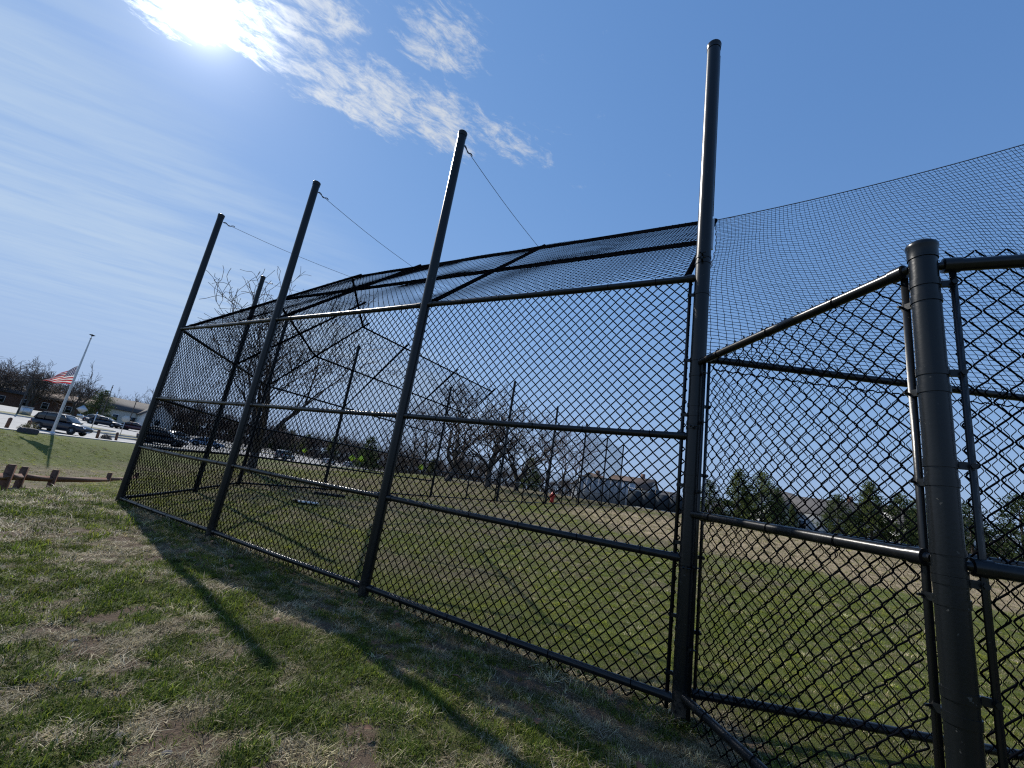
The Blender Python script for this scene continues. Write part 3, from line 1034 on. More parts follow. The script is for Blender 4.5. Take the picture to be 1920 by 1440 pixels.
hy = empty('fire_hydrant', (3.9, 29.5, tz(3.9, 29.5)))
set_tag(hy, 'small red fire hydrant behind the far baseline fence', 'hydrant')
auto_smooth(MB().lathe([(0.0, 0), (0.17, 0), (0.17, 0.05), (0.12, 0.06), (0.115, 0.5), (0.15, 0.51), (0.15, 0.56), (0.12, 0.58), (0.09, 0.68), (0.03, 0.72), (0.03, 0.77), (0.0005, 0.78)], 14).obj('barrel', M_RED, hy))
for s_ in (-1, 1):
    auto_smooth(MB().tube(np.array([[s_ * 0.09, 0, 0.42], [s_ * 0.2, 0, 0.42]]), 0.055, 10).obj('outlet', M_RED, hy))

# ------------------------------------------------------------------ wooden rail fence at the left
wf = empty('wooden_rail_fence', (0, 0, 0))
set_tag(wf, 'brown wooden post and rail fence in the dip at far left', 'fence')
wp = [(-9.2, 7.4, -0.12), (-10.2, 9.5, -0.17), (-11.85, 11.35, -0.40), (-12.0, 12.3, -0.47), (-13.9, 16.2, -0.74), (-16.0, 20.0, -0.95)]
for (x, y, zt) in wp:
    MB().box((x, y, zt - 0.62), (0.125, 0.115, 1.30), 0.5).box((x, y, zt + 0.035), (0.105, 0.095, 0.03), 0.5).obj('post', M_WOOD, wf)
for k in range(len(wp) - 1):
    a, b = np.array(wp[k]), np.array(wp[k + 1])
    for dz in (-0.20, -0.52, -0.86):
        A, B = a + [0, 0, dz], b + [0, 0, dz]
        d = (B - A) / np.linalg.norm(B - A)
        A, B = A + d * 0.06, B - d * 0.06
        c = (A + B) / 2
        L = np.linalg.norm(B - A)
        mb = MB().tube(np.array([A, c + [0, 0, -0.008], B]), 0.075, 4)
        mb.obj('rail', M_WOOD, wf)
wf2 = empty('sunlit_edging', (0, 0, 0))  # stands for sunlit tan strips; their light is in the timber colour
set_tag(wf2, 'timber edging with a sunlit tone put into its colour, behind the brown rail fence', 'edging')
for (a, b) in (((-13.2, 9.8), (-12.9, 12.6)), ((-12.9, 12.7), (-14.4, 15.4))):
    za, zb = tz(*a), tz(*b)
    pipe('timber', v3(a, za + 0.10), v3(b, zb + 0.10), 0.11, wf2, M_WOOD_SUNLIT, n=4)

# ------------------------------------------------------------------ flagpole and flag
fx, fy = -35.7, 35.1
fz = tz(fx, fy)
fp = empty('flagpole', (fx, fy, fz))
set_tag(fp, 'tall silver flagpole beside the sidewalk at left', 'flagpole')
auto_smooth(MB().tube(np.array([[0, 0, -0.2], [0, 0, 3.0], [0, 0, 8.15]]), [0.105, 0.095, 0.045], 14).obj('pole', M_ALU, fp))
auto_smooth(MB().lathe([(0.0, 0.0), (0.2, 0.0), (0.2, 0.12), (0.13, 0.2), (0.1, 0.24)], 14).obj('base_collar', M_ALU, fp))
auto_smooth(MB().lathe([(0.001, 8.12), (0.06, 8.14), (0.07, 8.2), (0.03, 8.24), (0.0005, 8.25)], 10).obj('truck', M_ALU, fp))
eg = MB()
eg.tube(np.array([[0, 0, 8.22], [0, 0, 8.42]]), 0.018, 6)
eg.add([[0, 0, 8.40], [-0.10, -0.22, 8.50], [0, -0.02, 8.46], [0.10, 0.22, 8.50], [0.0, 0.0, 8.56], [0, 0.04, 8.38]], None, [[0, 1, 2], [2, 1, 4], [2, 3, 0], [4, 3, 2], [0, 3, 5], [0, 5, 1]])
eg.obj('finial', M_PLASTIC, fp)
hl = MB().tube(np.array([[0.06, -0.10, 0.9], [0.05, -0.09, 8.1]]), 0.006, 4)
hl.obj('halyard', M_WHITE, fp)

mfl, N = new_mat('flag_cloth')
uvn = N.n('ShaderNodeUVMap').outputs[0]
suv = N.n('ShaderNodeSeparateXYZ', {0: uvn})
stripe = N.m('FLOOR', N.m('MULTIPLY', suv.outputs[1], 13.0))
odd = N.m('MODULO', stripe, 2.0)
cst = N.mix(odd, (0.42, 0.018, 0.03), (0.72, 0.70, 0.68))
can = N.m('MULTIPLY', N.m('LESS_THAN', suv.outputs[0], 0.4), N.m('GREATER_THAN', suv.outputs[1], 6.0 / 13.0))
sx = N.m('SUBTRACT', N.m('FRACT', N.m('MULTIPLY', suv.outputs[0], 15.0)), 0.5)
sy = N.m('SUBTRACT', N.m('FRACT', N.m('MULTIPLY', suv.outputs[1], 14.0)), 0.5)
rr_ = N.m('SQRT', N.m('ADD', N.m('MULTIPLY', sx, sx), N.m('MULTIPLY', sy, sy)))
ccan = N.mix(N.m('LESS_THAN', rr_, 0.26), (0.018, 0.028, 0.10), (0.7, 0.7, 0.7))
cfl = N.mix(can, cst, ccan)
dif = N.n('ShaderNodeBsdfDiffuse', {0: cfl})
trl = N.n('ShaderNodeBsdfTranslucent', {0: cfl})
N.n('ShaderNodeOutputMaterial', {0: N.n('ShaderNodeMixShader', {0: 0.45, 1: dif.outputs[0], 2: trl.outputs[0]}).outputs[0]})
NUF, NVF = 60, 30
U_, V_ = np.meshgrid(np.linspace(0, 1, NUF), np.linspace(0, 1, NVF))
flow = np.array([-0.50, -0.86])         # the wind blows the fly towards the left of the picture
flow /= np.linalg.norm(flow)
side_ = np.array([-flow[1], flow[0]])
hoist, fly = 1.6, 2.3
along = fly * (U_ * 0.70) * (0.74 + 0.26 * (1 - V_))
wave = 0.17 * np.sin(U_ * 12 + V_ * 3.0) * U_ ** 0.6 + 0.10 * np.sin(V_ * 9 + U_ * 5) * U_
drop = -0.55 * U_ * V_ ** 1.2 - 0.22 * U_ + 0.10 * np.sin(U_ * 9 + V_ * 2) * U_
Z_ = V_ * hoist * (1 - 0.42 * U_) + drop
X_ = flow[0] * along + side_[0] * wave
Y_ = flow[1] * along + side_[1] * wave
iF = np.arange(NUF * NVF).reshape(NVF, NUF)
Qf = np.stack([iF[:-1, :-1], iF[:-1, 1:], iF[1:, 1:], iF[1:, :-1]], -1).reshape(-1, 4)
fme = mesh_np('flag', np.stack([X_, Y_, Z_], -1), Qf, smooth=True)
uvl = fme.uv_layers.new(name='UVMap')
lv = np.empty(len(fme.loops), np.int32)
fme.loops.foreach_get('vertex_index', lv)
uvl.data.foreach_set('uv', np.stack([U_.ravel()[lv], V_.ravel()[lv]], -1).astype(np.float32).ravel())
flag = link('flag', fme, mfl)
flag.location = (fx + flow[0] * 0.09, fy + flow[1] * 0.09, fz + 4.15)
set_tag(flag, 'red and white striped flag flying at half staff on the silver pole', 'flag')

# ------------------------------------------------------------------ cars
def loft(stations, n=14, power=3.2):
    """stations: (x, half_width, z0, z1); rounded-box cross sections"""
    ang = np.arange(n) / n * 2 * PI + PI / n
    c, s = np.cos(ang), np.sin(ang)
    cy = np.sign(c) * np.abs(c) ** (2 / power)
    cz = np.sign(s) * np.abs(s) ** (2 / power)
    V = []
    for (x, w, z0, z1) in stations:
        V.append(np.stack([np.full(n, x), cy * w, (z0 + z1) / 2 + cz * (z1 - z0) / 2], -1))
    V = np.vstack(V)
    M_ = len(stations)
    i = np.arange(M_ - 1)[:, None] * n
    j = np.arange(n)[None, :]
    k = (j + 1) % n
    Qd = np.stack([i + j, i + n + j, i + n + k, i + k], -1).reshape(-1, 4)
    a, b = len(V), len(V) + 1
    V = np.vstack([V, V[:n].mean(0), V[-n:].mean(0)])
    Tr = [[a, q, (q + 1) % n] for q in range(n)] + [[b, (M_ - 1) * n + (q + 1) % n, (M_ - 1) * n + q] for q in range(n)]
    return V, Qd, Tr


def paint(name, col):
    return pbr(name, col, 0.3, 0.04, 3, coat=0.6, spec=0.4)


def car(label, loc, rz, color, style='suv', group='cars in the parking lot', name='parked_car'):
    t = empty(name, loc, rz)
    set_tag(t, label, 'car', group)
    if style == 'suv':
        L, Wd, Hh, belt = 4.75, 0.93, 1.70, 1.02
        cab = [(-2.28, 0.70, 0.98, 1.15), (-2.05, 0.76, 0.98, 1.52), (-1.6, 0.78, 0.98, 1.66), (-0.5, 0.79, 0.98, 1.70), (0.25, 0.78, 0.98, 1.64), (0.75, 0.76, 0.98, 1.36), (1.15, 0.70, 0.96, 1.08)]
    else:
        L, Wd, Hh, belt = 4.65, 0.90, 1.45, 0.90
        cab = [(-1.85, 0.62, 0.86, 0.98), (-1.35, 0.70, 0.86, 1.26), (-0.8, 0.72, 0.86, 1.41), (-0.1, 0.73, 0.86, 1.44), (0.4, 0.72, 0.86, 1.36), (0.8, 0.70, 0.86, 1.16), (1.2, 0.64, 0.86, 0.95)]
    h = L / 2
    body = [(-h, Wd * 0.78, 0.42, belt * 0.86), (-h + 0.10, Wd * 0.90, 0.32, belt * 0.97), (-h + 0.5, Wd * 0.98, 0.26, belt), (-0.6, Wd, 0.24, belt), (0.7, Wd, 0.24, belt), (1.2, Wd * 0.99, 0.24, belt * 0.985), (h - 0.55, Wd * 0.96, 0.26, belt * 0.90), (h - 0.14, Wd * 0.88, 0.30, belt * 0.80), (h, Wd * 0.72, 0.38, belt * 0.66)]
    auto_smooth(MB().add(*loft(body, 18, 4.0)).obj('body', color, t), 0.6)
    glass = auto_smooth(MB().add(*loft(cab, 18, 4.5)).obj('cabin_glass', M_GLASS, t), 0.6)
    rz0 = Hh - 0.06
    rf = [(cab[1][0] + 0.05, cab[1][1] * 0.93, cab[1][3] - 0.06, cab[1][3] + 0.015)] + [(c_[0], c_[1] * 0.96, c_[3] - 0.10, c_[3] + 0.02) for c_ in cab[2:5]] + [(cab[4][0] + 0.08, cab[4][1] * 0.9, cab[4][3] - 0.09, cab[4][3] - 0.02)]
    auto_smooth(MB().add(*loft(rf, 14, 5.0)).obj('roof', color, t), 0.6)
    for s_ in (-1, 1):
        for xp, lean in ((cab[4][0] + 0.10, 0.55), (-0.35, 0.02), (cab[2][0] + 0.35, -0.06), (cab[1][0] + 0.1, -0.12)):
            topz = np.interp(xp, [c_[0] for c_ in cab], [c_[3] for c_ in cab]) - 0.03
            P_ = np.array([[xp + lean, s_ * 0.80, belt - 0.03], [xp, s_ * 0.765, topz]])
            MB().tube(P_, 0.04, 5).obj('pillar', color, t)
        auto_smooth(MB().add(*loft([(h - 0.30, 0.10, belt * 0.66, belt * 0.76), (h - 0.05, 0.16, belt * 0.62, belt * 0.74), (h + 0.005, 0.10, belt * 0.62, belt * 0.70)], 8, 3)).obj('headlight', M_LAMPG, t)).location = (0, s_ * Wd * 0.62, 0)
        o = MB().box((-h + 0.03, s_ * Wd * 0.68, belt * 0.80), (0.10, 0.20, 0.16)).obj('taillight', M_LAMPR, t)
        MB().box((0.95, s_ * (Wd + 0.07), belt + 0.06), (0.10, 0.17, 0.12)).obj('mirror', color, t)
        for xh in (-0.55, 0.35):
            MB().box((xh, s_ * (Wd + 0.004), belt * 0.82), (0.16, 0.02, 0.025)).obj('door_handle', M_PLASTIC, t)
        MB().box((0, s_ * (Wd - 0.02), 0.27), (L * 0.55, 0.08, 0.10)).obj('sill_trim', M_PLASTIC, t)
        for xw in (-h + 0.92, h - 0.93):
            wh = empty('wheel', (xw, s_ * (Wd - 0.10), 0.34))
            wh.parent = t
            wh.rotation_euler = (PI / 2, 0, 0)
            auto_smooth(MB().lathe([(0.20, -0.11), (0.32, -0.11), (0.345, -0.08), (0.345, 0.08), (0.32, 0.11), (0.20, 0.11)], 20).obj('tyre', M_TYRE, wh))
            rim = MB().lathe([(0.21, -0.105), (0.20, -0.09), (0.19, -0.02)], 20).lathe([(0.19, 0.02), (0.20, 0.09), (0.21, 0.105)], 20)
            for q in range(5):
                a_ = q * 2 * PI / 5
                for zz in (-0.075, 0.075):
                    rim.tube(np.array([[0.02 * math.cos(a_), 0.02 * math.sin(a_), zz], [0.2 * math.cos(a_), 0.2 * math.sin(a_), zz]]), 0.028, 5)
            rim.obj('rim', M_RIM, wh)
            MB().lathe([(0.0005, -0.02), (0.385, -0.02), (0.385, 0.115), (0.36, 0.118), (0.35, 0.10)], 20).obj('wheel_arch', M_PLASTIC, wh).location = (0, 0, 0.0 if s_ < 0 else 0.0)
    MB().box((h - 0.02, 0, 0.46), (0.07, Wd * 1.2, 0.14)).obj('grille', M_PLASTIC, t)
    MB().box((h + 0.005, 0, 0.34), (0.04, 0.5, 0.11)).obj('number_plate', M_WHITE, t)
    if style == 'suv':
        for s_ in (-1, 1):
            MB().tube(np.array([[-1.7, s_ * 0.66, 1.70], [-1.2, s_ * 0.66, 1.745], [-0.2, s_ * 0.66, 1.75], [0.1, s_ * 0.66, 1.71]]), 0.022, 5).obj('roof_rail', M_PLASTIC, t)
    return t


NAVY = paint('navy_paint', (0.008, 0.010, 0.020))
BLACKP = paint('black_paint', (0.012, 0.012, 0.014))
GREYP = paint('grey_paint', (0.10, 0.105, 0.11))
SILV = paint('silver_paint', (0.38, 0.39, 0.40))
MAROON = paint('maroon_paint', (0.06, 0.012, 0.018))
BLUE_REFLECT = paint('blue_reflection_paint', (0.16, 0.24, 0.36))  # a light blue reflection put into the paint colour


def on_lot(x, y):
    return (x, y, float(terr(np.array([x]), np.array([y]), False)[0]) - 0.015)


H90 = PI / 2
car('dark navy station wagon driving past the flagpole', on_lot(-39.9, 39.9), 0.22, NAVY, 'suv', None).scale = (0.86, 0.90, 0.98)
car('black car parked behind the mesh just right of the first backstop post', on_lot(-39.6, 51.5), 0.35, BLACKP, 'suv')
car('car, light blue reflection in its paint, through the mesh between the first two posts', on_lot(-45.5, 68.0), 0.5, BLUE_REFLECT, 'sedan')
car('dark blue sedan nearest in the row left of the backstop', on_lot(-64.0, 70.2), 0.35, NAVY, 'sedan')
car('maroon sedan in the middle of the row left of the backstop', on_lot(-61.8, 73.6), 0.35, MAROON, 'sedan')
car('dark grey sedan last in the row left of the backstop', on_lot(-60.0, 76.4), 0.35, GREYP, 'sedan')
car('dark car parked behind the forked bare tree', on_lot(-38.6, 79.0), H90, GREYP, 'suv')
car('silver car near the yellow diamond signs', on_lot(-39.2, 101.0), H90, SILV, 'sedan')
car('pale silver car farthest along the road by the yellow signs', on_lot(-38.7, 113.0), H90, SILV, 'sedan')
car('small far car in front of the tree line at left', on_lot(-70.0, 75.5), 0.4, SILV, 'sedan')
car('grey car parked across the lot behind the mesh', on_lot(-52.0, 70.0), H90, GREYP, 'sedan')

# ------------------------------------------------------------------ lot furniture
for k, (x, y, lb) in enumerate(((-37.0, 33.0, 'leftmost brown wooden bollard at the lot edge'), (-37.0, 34.4, 'brown wooden bollard beside the tail of the navy wagon'),
                               (-37.0, 40.4, 'brown wooden bollard ahead of the navy wagon'), (-37.0, 42.4, 'brown wooden bollard closest to the backstop'))):
    o = MB().box((0, 0, 0.38), (0.16, 0.16, 0.80)).box((0, 0, 0.80), (0.12, 0.12, 0.05), 0, 0.5).obj('bollard', M_WOOD)
    o.location = (x, y, tz(x, y) + 0.02)
    o.rotation_euler = (0.02 * (k - 1), 0.03 * (1 - k), 0.1 * k)
    set_tag(o, lb, 'bollard', 'wooden bollards along the lot')

st_ = bmesh.new()
bmesh.ops.create_icosphere(st_, subdivisions=3, radius=1.0)
for v in st_.verts:
    c = v.co
    v.co = Vector((math.copysign(min(abs(c.x) * 1.25, 0.95), c.x), math.copysign(min(abs(c.y) * 1.25, 0.9), c.y), math.copysign(min(abs(c.z) * 1.3, 0.9), c.z))) * (1 + 0.05 * math.sin(c.x * 7 + c.y * 5))
sme = bpy.data.meshes.new('dark_block')
st_.to_mesh(sme)
st_.free()
blk = link('dark_block', sme, M_BLOCK)
blk.scale = (0.28, 0.62, 0.26)  # low dark block with flattened, rounded sides
blk.location = (-34.3, 32.0, tz(-34.3, 32.0) + 0.12)
set_tag(blk, 'low dark block on the lawn left of the flagpole', 'stone')


def sign(label, x, y, shape, zc_, size, mat, face, polemat=M_STEEL, group=None):
    z = tz(x, y)
    t = empty('road_sign', (x, y, z), face)
    set_tag(t, label, 'sign', group)
    MB().tube(np.array([[0, 0, -0.1], [0, 0, zc_ + size * 0.4]]), 0.035, 6).obj('post', polemat, t)
    n = {'diamond': 4, 'octagon': 8, 'disc': 20}[shape]
    ang = np.arange(n) / n * 2 * PI + (0 if shape == 'diamond' else PI / n) + (PI / 2 if shape == 'diamond' else 0)
    V = [[0.045, size * math.cos(a), zc_ + size * math.sin(a)] for a in ang] + [[0.065, size * math.cos(a), zc_ + size * math.sin(a)] for a in ang]
    mb = MB()
    V += [[0.045, 0, zc_], [0.065, 0, zc_]]
    mb.add(V, [[q, (q + 1) % n, n + (q + 1) % n, n + q] for q in range(n)], [[2 * n, (q + 1) % n, q] for q in range(n)] + [[2 * n + 1, n + q, n + (q + 1) % n] for q in range(n)])
    mb.obj('plate', mat, t)
    return t


def face_cam(x, y):
    return math.atan2(-y, -x)


sign('pale diamond sign on a traffic island left of the backstop', -52.3, 53.8, 'diamond', 2.15, 0.55, M_ALU, face_cam(-52.3, 53.8))
MB().box((0.06, 0, 1.35), (0.02, 0.55, 0.35)).obj('lower_plate', M_ALU, bpy.data.objects['road_sign'])
sign('pale round-looking stop sign back nearest the backstop at left', -45.9, 52.9, 'octagon', 2.05, 0.42, M_CREAM, face_cam(-45.9, 52.9))
sign('left yellow green diamond sign of the pair by the road', -32.0, 94.8, 'diamond', 2.3, 0.75, M_YEL, face_cam(-32.0, 94.8), group='yellow diamond signs')
sign('right yellow green diamond sign of the pair by the road', -30.2, 95.3, 'diamond', 2.4, 0.75, M_YEL, face_cam(-30.2, 95.3), group='yellow diamond signs')
sign('single yellow green diamond sign farther right beside the bare trees', -17.4, 98.5, 'diamond', 2.5, 0.75, M_YEL, face_cam(-17.4, 98.5), group='yellow diamond signs')
sign('small yellow green sign left of the pair, behind the tree trunk', -37.2, 83.0, 'diamond', 2.2, 0.5, M_YEL, face_cam(-37.2, 83.0), group='yellow diamond signs')

t = empty('slim_post', (-51.2, 54.7, tz(-51.2, 54.7)))
set_tag(t, 'slim pale post standing between the wagon and the far sedans', 'post')
MB().tube(np.array([[0, 0, -0.1], [0, 0, 2.2]]), 0.05, 6).obj('shaft', M_ALU, t)
MB().lathe([(0.0, 0), (0.12, 0), (0.12, 0.06), (0.05, 0.08)], 8).obj('base', M_ALU, t)

ub = MB().box((0, 0, 0.55), (0.6, 0.9, 1.1)).box((0, 0, 1.13), (0.68, 0.98, 0.06)).obj('utility_box', M_ALU)
ub.location = (-59.3, 54.2, tz(-59.3, 54.2))
set_tag(ub, 'grey utility box at the foot of the street lamp', 'utility box')


def lamp(x, y, H_, label, arm=True, name='street_lamp'):
    t = empty(name, (x, y, tz(x, y)))
    set_tag(t, label, 'street lamp' if name == 'street_lamp' else 'utility pole')
    auto_smooth(MB().tube(np.array([[0, 0, -0.2], [0, 0, H_]]), [0.10, 0.06], 8).obj('pole', M_PLASTIC if name == 'street_lamp' else M_BARK, t))
    if name == 'street_lamp':
        MB().box((0.3, 0.2, H_), (0.6, 0.22, 0.09), 0.6).obj('lamp_head', M_PLASTIC, t)
    else:
        MB().box((0, 0, H_ - 0.5), (0.12, 2.0, 0.12), 0.7).obj('crossarm', M_BARK, t)
        for q in (-0.8, -0.4, 0.4, 0.8):
            MB().lathe([(0.03, 0), (0.05, 0.05), (0.03, 0.15), (0.001, 0.16)], 6, (-q * math.sin(0.7), q * math.cos(0.7), H_ - 0.44)).obj('insulator', M_CREAM, t)
    return t


lamp(-59.1, 53.2, 4.6, 'dark street lamp pole standing by the grey utility box')
lamp(-74.7, 80.8, 7.2, 'wooden utility pole nearest the pale gabled house', name='utility_pole')
lamp(-71.3, 83.0, 5.6, 'shorter utility pole right of the tall one by the gabled house', name='utility_pole')


def shrub(label, x, y, r, h, mat, spiky=False, seed=0):
    rg = np.random.default_rng(seed)
    t = empty('shrub', (x, y, tz(x, y)))
    set_tag(t, label, 'shrub', 'shrubs along the lot edge')
    n = 420
    ph, ct = rg.uniform(0, 2 * PI, n), rg.uniform(0, 1, n)
    d = np.stack([np.cos(ph) * np.sqrt(1 - ct ** 2), np.sin(ph) * np.sqrt(1 - ct ** 2), ct], -1)
    c = d * np.array([r, r, h]) * (rg.uniform(0.35, 1, n) ** 0.5)[:, None]
    a = rg.normal(0, 1, (n, 3))
    a /= np.linalg.norm(a, axis=1)[:, None]
    b_ = np.cross(a, d)
    s_ = 0.10 if not spiky else 0.2
    V = np.stack([c + a * s_ * 0.5, c + b_ * s_ * 0.35, c - a * s_ * 0.5 + d * 0.05], 1).reshape(-1, 3)
    mb = MB().add(V, None, np.arange(3 * n).reshape(-1, 3))
    mb.obj('foliage', mat, t)
    st = MB()
    for q in range(7):
        e = c[q]
        st.tube(np.array([[0, 0, -0.05], e * 0.5, e]), [0.02, 0.014, 0.005], 4)
    st.obj('stems', M_TWIG, t)


shrub('tan shrub just behind the tail of the navy wagon', -36.6, 33.9, 0.45, 0.55, M_BUSH, False, 1)
shrub('yellowish rounded shrub beside the navy wagon', -36.4, 35.0 - 0.9, 0.5, 0.75, M_BUSH, False, 2)
shrub('spiky small shrub between the two right bollards', -36.9, 41.2, 0.45, 0.5, M_TWIG, True, 3)

# ------------------------------------------------------------------ trees
def bare_tree_mesh(seed, height, tr, levels=5, fork=0.22, spread=0.55, nlimb=5, minr=0.012, lean=(0, 0), droop=0.0, kids=(2, 4), wig=0.14):
    rg = np.random.default_rng(seed)
    T_, C_ = MB(), MB()
    up = np.array([0, 0, 1.0])

    def nz(v):
        return v / (np.linalg.norm(v) + 1e-9)

    def grow(p, d, L, r, lev):
        n = 5 if lev < 2 else (4 if lev < 4 else 3)
        pts, rad = [p], [r]
        dirs = []
        for i in range(n):
            d = nz(d + rg.normal(0, wig + 0.035 * lev, 3) + up * (0.07 if lev < levels - 1 else 0.02) - up * droop * (lev > 2))
            p = p + d * L / n
            pts.append(p)
            rad.append(max(minr, r * (1 - 0.5 * (i + 1) / n)))
            dirs.append(d)
        rad = np.maximum(rad, minr)
        (T_ if lev < 2 else C_).tube(np.array(pts), rad, 7 if lev == 0 else (5 if lev == 1 else (4 if lev == 2 else 3)), caps=False)
        if lev >= levels:
            return
        nk = rg.integers(kids[0], kids[1]) + (1 if lev in (1, 2) else 0)
        for q in range(nk):
            pos = rg.uniform(0.35, 0.95) if q else 1.0
            f = pos * n
            i = min(int(f), n - 1)
            pp = pts[i] + (pts[i + 1] - pts[i]) * (f - i)
            rr = rad[i] * (0.72 if q == 0 else 0.55)
            ax = nz(rg.normal(0, 1, 3))
            perp = nz(np.cross(dirs[i], ax))
            a = rg.uniform(0.25, 0.6) if q else rg.uniform(0.05, 0.3)
            nd = nz(dirs[i] * math.cos(a) + perp * math.sin(a) * 1.1)
            grow(pp, nd, L * rg.uniform(0.58, 0.85), max(rr, minr), lev + 1)

    base = np.array([0, 0, -0.25])
    fk = height * fork
    pts = [base, np.array([0, 0, 0.1])]
    p = pts[-1]
    d = nz(np.array([lean[0], lean[1], 1.0]))
    for i in range(4):
        d = nz(d + rg.normal(0, 0.04, 3))
        p = p + d * (fk - 0.1) / 4
        pts.append(p)
    T_.tube(np.array(pts), [tr * 1.35, tr * 1.12, tr, tr * 0.95, tr * 0.9, tr * 0.86], 10)
    for q in range(nlimb):
        a = q / nlimb * 2 * PI + rg.uniform(-0.4, 0.4)
        sp = spread * rg.uniform(0.5, 1.15)
        nd = nz(np.array([math.cos(a) * sp, math.sin(a) * sp, 1.0]) + d * 0.3)
        st0 = pts[-1] - d * rg.uniform(0, 0.22) * fk
        grow(st0, nd, height * rg.uniform(0.28, 0.40), tr * rg.uniform(0.50, 0.76), 1)
    return T_.mesh('trunk', True), C_.mesh('crown', True)


def place_tree(meshes, label, x, y, rz=0.0, sc=1.0, group=None, twig=M_TWIG, z=None, name='bare_tree'):
    t = empty(name, (x, y, tz(x, y) if z is None else z), rz)
    t.scale = (sc, sc, sc)
    set_tag(t, label, 'tree', group)
    link('trunk', meshes[0], M_BARK, t)
    link('crown', meshes[1], twig, t)
    return t


big = bare_tree_mesh(45, 6.9, 0.165, 6, 0.10, 0.55, 6, 0.0085, kids=(2, 4), wig=0.11)
place_tree(big, 'large bare tree rising behind the first bays of the backstop', -8.3, 14.9, 2.6, 0.95)
tA = bare_tree_mesh(5, 9.6, 0.36, 6, 0.16, 0.85, 5, 0.021, lean=(0.45, 0), kids=(2, 4), wig=0.17)
tB = bare_tree_mesh(6, 8.8, 0.34, 6, 0.17, 0.75, 5, 0.021, kids=(2, 4), wig=0.15)
tC = bare_tree_mesh(7, 8.2, 0.28, 6, 0.14, 0.85, 6, 0.021, kids=(2, 4), wig=0.15)
place_tree(tA, 'thick bare tree with a right leaning trunk beyond the far fence', -5.0, 44.8, 0.1)
place_tree(tB, 'stout bare tree right of the leaning one beyond the far fence', -0.9, 45.5, 1.0)
place_tree(tC, 'bare tree with broad crown next to the first net pole', 2.2, 47.5, 2.0)
tD = bare_tree_mesh(8, 8.6, 0.13, 5, 0.28, 0.35, 4, 0.012, kids=(2, 4))
tE = bare_tree_mesh(9, 9.4, 0.14, 5, 0.30, 0.42, 4, 0.013, kids=(2, 4))
place_tree(tD, 'slim reddish bare tree between the first and second net poles', 6.0, 52.0, 0.4, 1.0, None, M_TWIGR)
place_tree(tE, 'slim reddish bare tree just left of the second net pole', 8.4, 55.0, 1.4, 0.9, None, M_TWIGR)
place_tree(tD, 'thin bare tree right of the second net pole', 10.3, 58.0, 2.4, 0.85, None, M_TWIGR)
place_tree(tE, 'thin bare tree left of the leaning tree beyond the far fence', -10.0, 59.0, 0.8)
place_tree(tD, 'second thin bare tree left of the leaning tree', -12.2, 60.0, 1.8, 1.1)
place_tree(tC, 'bare tree standing alone behind the far wing of the backstop', -14.5, 66.0, 3.0, 0.85)

lib = [bare_tree_mesh(60 + q, 8.6, 0.22, 5, 0.10 + 0.03 * q, 0.7, 6, 0.024, kids=(2, 5)) for q in range(4)]
rgt = np.random.default_rng(5)
G_ = 'bare trees of the far tree line'


def row(az0, az1, d0, d1, n, h0, h1, label, group, meshes=None, twig=None, jitter=1.0, zoff=0.0, name='bare_tree'):
    for q in range(n):
        a = math.radians(az0 + (az1 - az0) * (q + 0.5 + rgt.uniform(-0.4, 0.4) * jitter) / n)
        D = rgt.uniform(d0, d1)
        x, y = D * math.sin(a), D * math.cos(a)
        ms = (meshes or lib)[rgt.integers(0, len(meshes or lib))]
        tw_ = twig if twig is not None else (M_TWIG if rgt.random() < 0.7 else M_TWIGR)
        hh = 9.0 if meshes is None else 6.5
        place_tree(ms, label, x, y, rgt.uniform(0, 6.28), rgt.uniform(h0, h1) / hh, group, tw_, None, name)


row(-56, -47.0, 128, 150, 12, 7.5, 10.0, 'bare tree in the dense tree line behind the parking lot at far left', G_ + ' at left')
row(-46.5, -39, 148, 168, 11, 6.5, 8.5, 'lower bare tree behind the houses beyond the parking lot', G_ + ' behind the houses')
place_tree(lib[2], 'round crowned bare tree rising right of the flag', -91.5, 92.5, 0.5, 1.06)
place_tree(lib[3], 'slender upswept bare tree rising left of the flag', -95.5, 87.0, 1.5, 1.02)
row(-39, -2, 125, 185, 60, 6.5, 9.5, 'bare tree in the tree line seen through the backstop mesh', G_ + ' behind the mesh')
row(-2, 26, 110, 170, 26, 4.5, 7.0, 'low bare tree behind the pale building beyond the field', G_ + ' beyond the field')
row(26, 60, 110, 150, 26, 4.0, 6.5, 'low bare tree behind the evergreens at right', G_ + ' at right')


